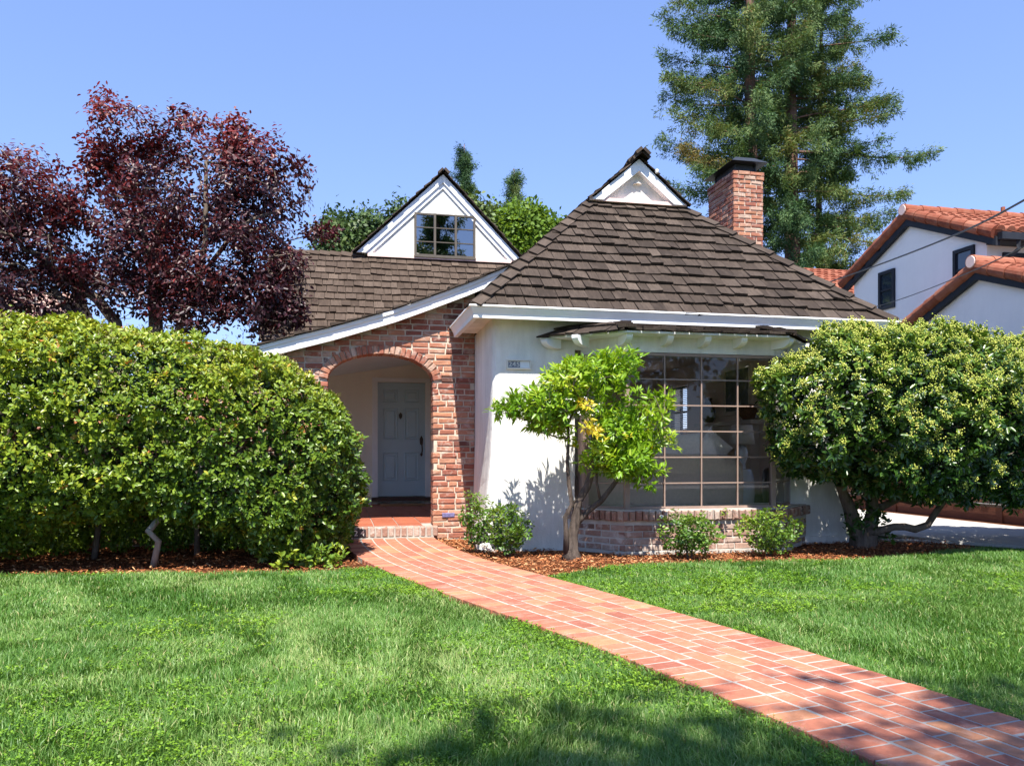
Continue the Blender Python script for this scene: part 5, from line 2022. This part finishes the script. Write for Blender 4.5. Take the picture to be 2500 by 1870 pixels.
t0 = 0.46 + 0.34 * vnoise(C, 2.6, 33) + 0.1 * (A[:, 2] - .4)
Cy = np.concatenate([np.array((2.36, 7.52, 1.50)) + R.normal(0, (.07, .03, .04), (5, 3)), np.array((2.42, 7.5, 1.28)) + R.normal(0, (.11, .04, .05), (10, 3))])
attach_leaves('yellow_foliage', Cy, nrm(np.array((0, -.5, .3)) + R.normal(0, .5, Cy.shape)), 8, 0.07, M['leaf_citrus'], CT, LANCE6, 0.33, 0.9, 0.3, np.full(len(Cy), .97), 0.03)
yl = np.linalg.norm((C - np.array((2.38, 7.75, 1.33))) * np.array((1, .5, 1.2)), axis=1) < 0.15
t0 = np.where(yl, 0.97, t0)
attach_leaves('crown', C, A, 11, 0.076, M['leaf_citrus'], CT, LANCE6, 0.33, 0.8, 0.45, t0, 0.09, 0.3, 0.045)
Cf = np.stack([R.uniform(2.2, 2.55, 8), R.uniform(7.45, 7.6, 8), R.uniform(1.28, 1.6, 8)], 1)
attach_leaves('blossom', Cf, nrm(R.normal(0, 1, Cf.shape) + np.array((0, -1, .3))), 5, .016, M['white_flower'], CT, LEAF6, .6, .9, .3, np.full(8, .5))

# ------------------------------------------------------------------ rose bushes
def rose(name, label, base, hw, hz, n, stems, seed_tone=0.0):
    T = empty(name, label, 'rose bush', (base[0], base[1], -.05), 'rose bushes in the front bed')
    e = [(base[0], base[1], hz * 0.55, hw, hw * 0.75, hz * 0.48), (base[0], base[1], hz * 0.28, hw * .7, hw * 0.6, hz * 0.28)]
    C, A = ellipsoid_pts(e, n, 0.3)
    C = C[C[:, 2] > 0.0]
    A = nrm(R.normal(0, .6, C.shape) + np.array((0, -.1, .7)))
    top = np.array([(base[0] + R.normal(0, hw * .55), base[1] + R.normal(0, hw * .4), hz * R.uniform(.85, 1.12)) for _ in range(stems)])
    C = np.concatenate([C, top, top - np.array((0, 0, .05))])
    A = np.concatenate([A, np.tile((0, 0, 1.0), (2 * stems, 1))])
    roots = [([(base[0] + dx, base[1], -.06), (base[0] + dx * 2, base[1], .08)], [.012, .01]) for dx in (-.02, .015)]
    branches('stem', grow(roots, list(C[::7]) + list(top), .1, .015, .0022, .5), M['bark'], T, 5)
    t0 = 0.40 + 0.45 * (vnoise(C, 5, 41) - .3) + 0.35 * (C[:, 2] / hz - .5) + seed_tone
    attach_leaves('foliage', C, A, 8, 0.036, M['leaf_rose'], T, LEAF6, 0.62, 0.9, 0.25, t0, 0.1, .3, .03)
    return T, top


def bloom(T, p, r):
    n = 26
    u = R.normal(0, 1, (n, 3))
    u[:, 2] = np.abs(u[:, 2])
    u = nrm(u + np.array((0, -.4, 0)))
    P = np.array(p) + u * r * .35
    leaves('flower', P, nrm(u + R.normal(0, .5, u.shape)), u, r * 1.0, r * 1.1, np.full(n, .5), M['white_flower'], T)


T, tp = rose('rose_bush', 'leafy rose bush before the middle of the bay brickwork', (3.55, 7.75), 0.36, 0.42, 230, 7)
bloom(T, tp[0], .018)
T, tp = rose('rose_bush', 'yellow-green rose bush before the right end of the bay brickwork', (4.45, 7.75), 0.36, 0.44, 240, 8, 0.14)
T, tp = rose('rose_bush', 'tall slim rose bush against the foot of the brick pier', (1.47, 8.6), 0.19, 0.58, 110, 6, 0.08)
T, tp = rose('rose_bush', 'bushy rose with one white bloom near the path before the white wall', (1.74, 8.3), 0.27, 0.50, 200, 7)
bloom(T, (1.47, 8.15, 0.07), .05)
bloom(T, (1.52, 8.2, .2), .012)

# ------------------------------------------------------------------ purple plum trees
def plum(label, base, roots, ells, n, per, seed, group='purple plum trees'):
    T = empty('plum_tree', label, 'tree', base, group)
    C, A = ellipsoid_pts(ells, n, 0.35)
    k = vnoise(C, 1.5, seed)
    kp = k > 0.37
    C, A = C[kp], A[kp]
    A = nrm(nrm(A) + np.array((0, 0, .45)) + R.normal(0, .5, A.shape))
    # outlying twigs give an uneven outline
    low = np.array([(base[0] + R.normal(0, .8), base[1] + R.normal(0, .3), R.uniform(2.5, 3.6)) for _ in range(26)])
    branches('trunk', grow(roots, list(C[::3]) + list(low), .3, .06, .0036, .52, .2), M['bark'], T, 5)
    t0 = 0.42 + 0.5 * (vnoise(C, 1.1, seed + 1) - .5) + 0.16 * (C[:, 2] - 4.3)
    P, D, N, idx = rosettes(C, A, per, .07, 1.0, .2, .07)
    P = P + R.normal(0, .045, P.shape) + A[idx] * R.uniform(-.16, .04, (len(idx), 1))
    D = nrm(D + np.array((0, 0, -.35)))
    LL = .072 * R.uniform(.7, 1.25, len(P))
    leaves('crown', P, D, N, LL, LL * .52, t0[idx] + R.normal(0, .17, len(P)), M['leaf_plum'], T, LEAF6)
    return T


AE = [(-2.02, 12.5, 4.98, 1.5, 1.1, 1.02), (-2.97, 12.5, 5.52, 0.72, 0.9, 0.55), (-1.17, 12.5, 4.95, 0.80, 0.9, 0.90), (-1.05, 12.3, 3.62, 0.70, 0.8, 0.62), (-2.65, 12.4, 3.99, 0.95, 0.9, 0.72), (-0.3, 12.4, 4.38, 0.30, 0.3, 0.14),
      (-1.5, 12.3, 5.7, .3, .3, .35), (-3.2, 12.3, 5.9, .25, .25, .3), (-.6, 12.3, 5.35, .3, .3, .2), (-2.2, 12.3, 5.85, .25, .25, .25), (-3.3, 12.4, 4.65, .6, .8, .6), (-1.9, 12.3, 3.55, .85, .7, .45), (-1.4, 12.3, 4.2, .75, .8, .5), (-3.3, 12.4, 5.1, .55, .5, .5), (-1.1, 12.2, 3.1, .75, .6, .4), (-.7, 12.2, 3.2, .35, .4, .3), (-2.2, 12.3, 3.15, .7, .6, .42), (-3.2, 12.3, 3.3, .6, .6, .42)]
plum('large purple plum tree behind the hedge, its crown reaching the shingle roof', (-2.62, 12.5, -.06),
     [([(-2.6, 12.5, -.08), (-2.61, 12.5, 1.5), (-2.62, 12.5, 2.93), (-2.64, 12.5, 3.41), (-2.62, 12.5, 3.9), (-2.58, 12.5, 4.3)], [.15, .12, .105, .09, .075, .06]),
      ([(-2.62, 12.5, 3.3), (-2.72, 12.45, 3.9), (-2.8, 12.45, 4.5), (-2.9, 12.5, 5.1)], [.06, .05, .042, .03]),
      ([(-2.55, 12.45, 1.7), (-2.26, 12.4, 2.94), (-2.14, 12.4, 3.26), (-2.01, 12.4, 3.56), (-1.91, 12.4, 4.18), (-1.91, 12.4, 4.91), (-1.91, 12.4, 5.3)], [.08, .06, .055, .05, .042, .035, .025]),
      ([(-2.01, 12.4, 3.56), (-1.54, 12.3, 4.2), (-1.26, 12.3, 4.46), (-0.83, 12.3, 4.64)], [.04, .034, .03, .02])], AE, 2700, 16, 51)
BE_ = [(-4.23, 12.3, 4.57, 0.80, 0.9, 0.72), (-3.94, 12.3, 3.75, 0.66, 0.8, 0.52), (-4.95, 12.3, 4.2, 0.8, 0.9, 0.95), (-5.6, 12.3, 4.9, .8, .8, .8), (-3.7, 12.2, 4.3, .35, .35, .3), (-4.7, 12.2, 3.3, .9, .7, .35), (-3.5, 12.2, 3.6, .5, .6, .35), (-4.5, 12.2, 3.0, 1.0, .7, .35)]
plum('smaller purple plum tree at the left edge with leaning bare limbs', (-3.1, 12.3, -.06),
     [([(-2.9, 12.3, -.08), (-3.0, 12.3, 1.6), (-3.11, 12.3, 2.9), (-3.35, 12.3, 3.22), (-3.57, 12.3, 3.38), (-3.95, 12.3, 3.66), (-4.26, 12.3, 3.9)], [.13, .11, .09, .075, .065, .05, .04]),
      ([(-3.05, 12.25, 2.0), (-3.57, 12.2, 2.93), (-3.76, 12.2, 3.16), (-3.89, 12.2, 3.34)], [.07, .06, .05, .04]),
      ([(-3.57, 12.25, 3.2), (-3.54, 12.2, 3.6), (-3.65, 12.2, 3.85), (-3.95, 12.2, 4.05)], [.05, .042, .035, .028])], BE_, 1350, 15, 61)

# ------------------------------------------------------------------ trees behind the house
def cloud_tree(name, label, base, ells, n, per, L, mat, trunk_r, tone=0.5, kshape=LEAF6, seed=71, group=None, jit=.3, thin=0.34):
    T = empty(name, label, 'tree', base, group)
    C, A = ellipsoid_pts(ells, n, 0.5)
    kp = vnoise(C, 1.3 / max(e[3] for e in ells) * 2.2, seed) > thin
    C, A = C[kp], A[kp]
    A = nrm(nrm(A) + np.array((0, 0, .3)) + R.normal(0, .4, A.shape))
    zt = float(np.mean([e[2] for e in ells]))
    mx = np.mean([e[0] for e in ells])
    my = np.mean([e[1] for e in ells])
    roots = [([base, (base[0] * .6 + mx * .4, base[1] * .6 + my * .4, zt * .45), (mx, my, zt * .85)], [trunk_r, trunk_r * .75, trunk_r * .4])]
    branches('trunk', grow(roots, C[::max(1, len(C) // 60)], 1.0, .15, trunk_r * .06, .5), M['bark'], T, 6)
    t0 = tone + 0.5 * (vnoise(C, .9, seed + 1) - .5)
    P, D, N, idx = rosettes(C, A, per, L, 1.0, .25, jit)
    P = P + R.normal(0, jit * .6, P.shape)
    LL = L * R.uniform(.7, 1.3, len(P))
    leaves('crown', P, D, N, LL, LL * .6, t0[idx] + R.normal(0, .15, len(P)), mat, T, kshape)
    return T


BG = 'green trees behind the cottage'
cloud_tree('oak_tree', 'dark green rounded oak left of the white dormer gable', (0.2, 34, -.06), [(0.0, 34, 9.4, 1.0, 1.5, 1.6), (1.1, 34, 9.6, 1.3, 1.5, 1.5), (.4, 34, 7.5, 1.7, 1.5, 1.8), (2.6, 34, 10.2, .9, 1.2, 1.4)], 1800, 18, .20, M['leaf_oak'], .25, .45, KITE4, 71, BG, .3)
cloud_tree('oak_tree', 'broad olive green oak right of the white dormer gable', (6.4, 33, -.06), [(9.8, 33, 9.6, 1.0, 1.2, 1.3), (8.6, 33, 9.9, 1.0, 1.2, 1.1), (5.2, 33, 10.0, 1.5, 1.5, 1.8), (6.3, 33, 9.2, 2.0, 1.6, 2.0), (4.3, 33, 10.4, .9, 1, 1.2), (7.9, 33, 9.0, 1.5, 1.3, 1.7), (9.2, 33, 8.9, 1.3, 1.2, 1.6)], 2800, 18, .20, M['leaf_oak'], .3, .62, KITE4, 81, BG, .3)
cloud_tree('birch_tree', 'bright yellow-green tree before the olive oak', (8.0, 32, -.06), [(7.3, 31.5, 10.0, 1.0, .8, 1.0), (8.3, 31.5, 9.5, .9, .8, .9), (6.9, 31.5, 9.2, .8, .8, .8)], 1100, 16, .2, M['leaf_light'], .2, .5, KITE4, 91, BG, .35, .42)
cloud_tree('green_shrub', 'bright green bush glimpsed under the plum trees above the hedge', (-5.3, 16, -.06), [(-5.5, 16, 2.4, 1.3, .8, 1.2), (-3.6, 17.5, 2.3, 1.1, .8, 1.3)], 260, 14, .12, M['leaf_light'], .1, .35, LEAF6, 95, None, .12)


def conifer(label, base, H_, rmax, z0, nb, seed, prof=None, trunk_r=.4, lean=0.0, spr=26, L=.17, group='tall conifers', tone=0.42, name='redwood_tree', droop=.16, extra=()):
    T = empty(name, label, 'tree', base, group)
    bx, by, bz_ = base
    nseg = 14
    tz = np.linspace(0, 1, nseg)
    tpts = [(bx + lean * t * H_ + .06 * math.sin(t * 9), by, bz_ + t * H_) for t in tz]
    tr = [trunk_r * (1 - t) ** .8 + .02 for t in tz]
    polys = [(tpts, tr)]
    CC, AA, TT = [], [], []
    specs = [(z0 + (H_ * 0.98 - z0) * ((i + R.uniform(0, 1)) / nb), i * 2.399 + R.normal(0, .5), None) for i in range(nb)] + list(extra)
    for zz, az_, LB in specs:
        f = (zz - z0) / (H_ - z0)
        ln = LB if LB else rmax * (prof(f) if prof else (1 - f) ** .8) * R.uniform(.55, 1.12)
        ln = max(ln, .35)
        if math.sin(az_) < -.45 and not LB:
            ln *= .62
        x0 = np.interp(zz / H_, tz, [p[0] for p in tpts])
        d = np.array((math.cos(az_), math.sin(az_), 0))
        m_ = max(4, int(ln / .42))
        pts = []
        up0 = R.uniform(.05, .35)
        side = np.array((-d[1], d[0], 0)) * R.normal(0, .12)
        for k in range(m_ + 1):
            s_ = k / m_
            pts.append(np.array((x0, by, bz_ + zz)) + d * ln * s_ + side * ln * s_ * s_ + np.array((0, 0, ln * (up0 * s_ - droop * 2.2 * s_ * s_ + .22 * s_ ** 4))))
        polys.append((pts, [max(.010, .034 * (1 - .85 * k / m_) * (ln / 3)) for k in range(m_ + 1)]))
        tb_ = R.normal(tone, .14)
        for k in range(1, m_ + 1):
            s_ = k / m_
            if s_ < .26:
                continue
            wid = (0.12 + .42 * (1 - abs(2 * s_ - 1.05))) * min(1.3, ln / 3.2)
            for rep in range(9):
                lat = R.normal(0, wid)
                off = np.array((-d[1] * lat, d[0] * lat, 0)) + d * R.normal(0, .16) + np.array((0, 0, R.normal(-.05, .09) - .22 * abs(lat)))
                CC.append(pts[k] + off)
                AA.append(nrm(d * .8 + np.array((0, 0, -.1)) + R.normal(0, .35, 3)))
                TT.append(tb_ + .18 * (s_ - .5) + R.normal(0, .06))
    CC, AA, TT = np.array(CC), np.array(AA), np.array(TT)
    branches('trunk', polys, M['bark_red'], T, 7)
    P, D, N, idx = rosettes(CC, AA, spr, L, .9, .55, .10)
    P = P + R.normal(0, .085, P.shape)
    D = nrm(D + np.array((0, 0, -.25)))
    LL = L * R.uniform(.6, 1.3, len(P))
    pn = vnoise(P, .55, seed)
    leaves('crown', P, D, N, LL, LL * .22, TT[idx] + .55 * (pn - .5) + R.normal(0, .10, len(P)), M['needle'], T, KITE4)
    return T


pL = lambda f: float(np.interp(f, [0, .12, .3, .55, .8, 1], [.55, .75, 1.0, 1.0, .7, .1]))
conifer('tall redwood with a bare reddish trunk rising behind the chimney', (16.75, 30, -.06), 27, 3.4, 10.8, 92, 101, pL, .40, -.02, 34, .165, tone=.50, extra=((13.6, PI + .1, 3.7), (16.6, PI - .2, 3.6), (12.4, PI + .05, 3.7), (15.2, PI + .4, 3.6), (11.6, PI - .3, 3.9), (13.0, PI - .15, 3.8), (17.6, PI + .1, 3.5), (18.6, PI, 3.3), (12.0, PI + .5, 3.6)))
pR = lambda f: float(np.interp(f, [0, .1, .25, .45, .7, 1], [.62, .8, .85, 1.0, .8, .1]))
conifer('tall dense redwood with a thick trunk between the chimney and the neighboring roof', (18.95, 31, -.06), 28, 4.3, 7.6, 114, 111, pR, .44, -.004, 34, .165, tone=.48, extra=((13.9, .05, 6.3), (12.2, -.1, 5.0), (11.0, .1, 4.6), (16.2, .1, 4.5), (9.5, .2, 4.0), (10.4, -.2, 4.6), (13.0, .3, 4.6), (14.8, -.15, 4.4), (17.2, .2, 4.3)))
conifer('slim redwood with a thin trunk, rightmost of the tall conifers', (21.2, 32.5, -.06), 24, 2.5, 8.5, 52, 121, pR, .2, 0, 30, .165, tone=.52)
pC = lambda f: (1 - f) ** .75
conifer('small pointed dark conifer nearest the dormer gable', (6.1, 40, -.06), 16.6, 1.7, 7, 60, 131, pC, .15, 0, 30, .13, 'small conifers behind the oaks', .32, 'conifer', .05)
conifer('small pointed conifer rising behind the bright green tree', (9.1, 42, -.06), 16.3, 1.5, 8, 50, 141, pC, .15, 0, 30, .13, 'small conifers behind the oaks', .36, 'conifer', .05)

# trees on the street side, behind the camera: they shade the near lawn and are mirrored in the panes
cloud_tree('street_tree', 'leafy street tree whose shade falls on the near lawn', (2.6, -6.0, -.06), [(1.7, -3.9, 9.0, 1.8, 1.8, 1.5), (3.2, -4.2, 9.4, 1.6, 1.7, 1.4), (-0.5, -3.7, 9.4, 1.2, 1.2, 1.1), (0.6, -3.5, 9.5, 1.1, 1.1, 1.1), (4.5, -4.0, 8.8, 1.4, 1.5, 1.2), (-1.6, -3.9, 9.2, .8, .8, .7)], 900, 18, .16, M['leaf_oak'], .2, .5, KITE4, 151, None, .28)
conifer('cedar across the street mirrored in the dormer window', (5.6, -14, -.06), 19, 3.2, 3, 70, 161, pC, .35, 0, 20, .25, None, .4, 'cedar_tree', .1)
cloud_tree('street_tree', 'broad green tree across the street mirrored in the bay window', (10, -24, -.06), [(8, -24, 7, 4, 3, 3.2), (13, -24, 7.5, 4, 3, 3.5), (17, -25, 6, 3, 3, 3)], 700, 14, .35, M['leaf_oak'], .3, .5, KITE4, 171, None, .5)

# ------------------------------------------------------------------ lawn grass
m = NT('grass_blade')
t = m.attr('tone').outputs['Fac']
m.base(m.ramp(t, [(0, (0.030, 0.095, 0.012)), (0.4, (0.085, 0.195, 0.030)), (0.7, (0.165, 0.285, 0.060)), (0.9, (0.30, 0.40, 0.13)), (1.0, (0.46, 0.43, 0.19))]))
m.rough(0.45)
m.spec(0.35)
tr = m.n('ShaderNodeBsdfTranslucent')
tr.inputs[0].default_value = (0.16, 0.31, 0.015, 1)
mx = m.n('ShaderNodeMixShader')
mx.inputs[0].default_value = 0.28
m.l(m.b.outputs[0], mx.inputs[1])
m.l(tr.outputs[0], mx.inputs[2])
m.l(mx.outputs[0], m.out.inputs[0])
M['grass'] = m.m
M['clover'] = leaf_mat('clover_leaf', [(0, (0.07, 0.17, 0.012)), (0.5, (0.16, 0.30, 0.02)), (1, (0.27, 0.40, 0.035))], 0.3, 0.5, 0.35)


def on_lawn(x, y, mg=0.0):
    left = (x < path_l(y) - mg) & (y < back_left(x) + mg)
    right = (x > path_r(y) + mg) & (y < back_right(x) + mg) & (x < 12) & (y < 9)
    return left | right


def lawn_pts(n, y0, y1, spread=1.0):
    """uniform in a wedge that is a little wider than the view"""
    y = np.sqrt(R.uniform(y0 ** 2, y1 ** 2, n))
    a = R.uniform(-0.62, 1.18, n)
    k = int(n * .30)                        # thinner beyond the edges of the view
    a[:k] = np.where(R.uniform(0, 1, k) < .5, R.uniform(-1.35, -.62, k), R.uniform(1.18, 2.1, k))
    x = y * a
    ok = on_lawn(x, y, -0.015)
    return x[ok], y[ok]


def grass(n, y0, y1, w, name):
    x, y = lawn_pts(n, y0, y1)
    n = len(x)
    P = np.stack([x, y, np.full(n, -0.052)], 1)
    ln1 = vnoise(P, 1.3, 201) * 2 * PI * 1.5
    cl = vnoise(P, 7.0, 203)
    ang = ln1 * 1.2 + R.normal(0, 1.5, n)
    lean = R.uniform(0.15, 0.85, n) * (0.7 + 0.45 * vnoise(P, 2.2, 205))
    d = np.stack([np.cos(ang), np.sin(ang), np.zeros(n)], 1)
    h = R.uniform(0.035, 0.068, n) * (0.75 + 0.5 * cl)
    s_ = np.stack([-np.sin(ang), np.cos(ang), np.zeros(n)], 1)
    tw = R.normal(0, .6, (n, 1))
    s_ = nrm(s_ * np.cos(tw) + d * np.sin(tw))
    W = (w * R.uniform(.7, 1.3, n))[:, None]
    b0, b1 = P - s_ * W / 2, P + s_ * W / 2
    mid = P + d * (h * lean * .35)[:, None] + np.array((0, 0, 1)) * (h * .6)[:, None]
    m0, m1 = mid - s_ * W * .42, mid + s_ * W * .42
    tip = P + d * (h * lean * 1.15)[:, None] + np.array((0, 0, 1)) * (h * (1.05 - .35 * lean))[:, None]
    V = np.stack([b0, b1, m1, m0, tip], 1).reshape(-1, 3)
    base = (np.arange(n) * 5)[:, None]
    Fq = base + np.array([[0, 1, 2, 3]])
    Ft = base + np.array([[3, 2, 4]])
    t = 0.49 + 0.28 * (vnoise(P, 1.1, 207) - .5) + 0.30 * (vnoise(P, 4.5, 209) - .5) + R.normal(0, .17, n)  # noise patches also stand for sheen, painted into the blade colour
    t = t + 0.13 * np.clip(np.sin((x * 0.9 + y * 0.45) * 2 * PI / 1.1 + 1.5 * ln1 / PI) , -.3, 1) * (x < 1)  # mowing sheen painted into the blade colour as lighter diagonal stripes
    dry = R.uniform(0, 1, n) < 0.03
    t = np.where(dry, 1.0, np.clip(t, 0, .93))
    o = np_mesh(name, V, [Fq, Ft], np.concatenate([t, t]), M['grass'])
    tag(o, 'short mown green lawn grass beside the brick path', 'grass', kind='stuff')
    return o


GD = 1.36
grass(int(150000 * GD), 1.2, 3.2, 0.0032, 'grass')
grass(int(230000 * GD), 3.2, 5.6, 0.0042, 'grass')
grass(int(210000 * GD), 5.6, 8.3, 0.0055, 'grass')
# clover and low weeds
x, y = lawn_pts(200000, 1.2, 8.0)
P = np.stack([x, y, np.zeros(len(x))], 1)
k = vnoise(P, 1.1, 221) * .42 + vnoise(P, 3.1, 223) * .34 + vnoise(P, 9, 224) * .24 + R.normal(0, .07, len(x)) + 0.10 * np.clip((4.2 - y) / 2.4, -1, 1)
# more along the path edges
k += 0.16 * np.exp(-np.minimum(np.abs(x - path_l(y)), np.abs(x - path_r(y))) / .18)
keep = (k > 0.57) & (R.uniform(0, 1, len(x)) < 0.85)
P = P[keep]
C = P + np.stack([np.zeros(len(P)), np.zeros(len(P)), R.uniform(-.022, .006, len(P))], 1)
Pp, D, N, idx = rosettes(C, nrm(np.array((0, 0, 1.0)) + R.normal(0, .25, C.shape)), 4, .011, 1.0, .12, .002)
LL = .011 * R.uniform(.7, 1.3, len(Pp)) * (1 + .10 * np.clip(Pp[:, 1] - 3, 0, 5))
o = leaves('clover', Pp, D, N, LL, LL * .85, np.clip(.45 + .5 * (vnoise(Pp, 2, 225) - .5) + R.normal(0, .15, len(Pp)), 0, 1), M['clover'], None, KITE4)
tag(o, 'small yellow-green clover weeds growing in patches in the lawn', 'clover', kind='stuff')
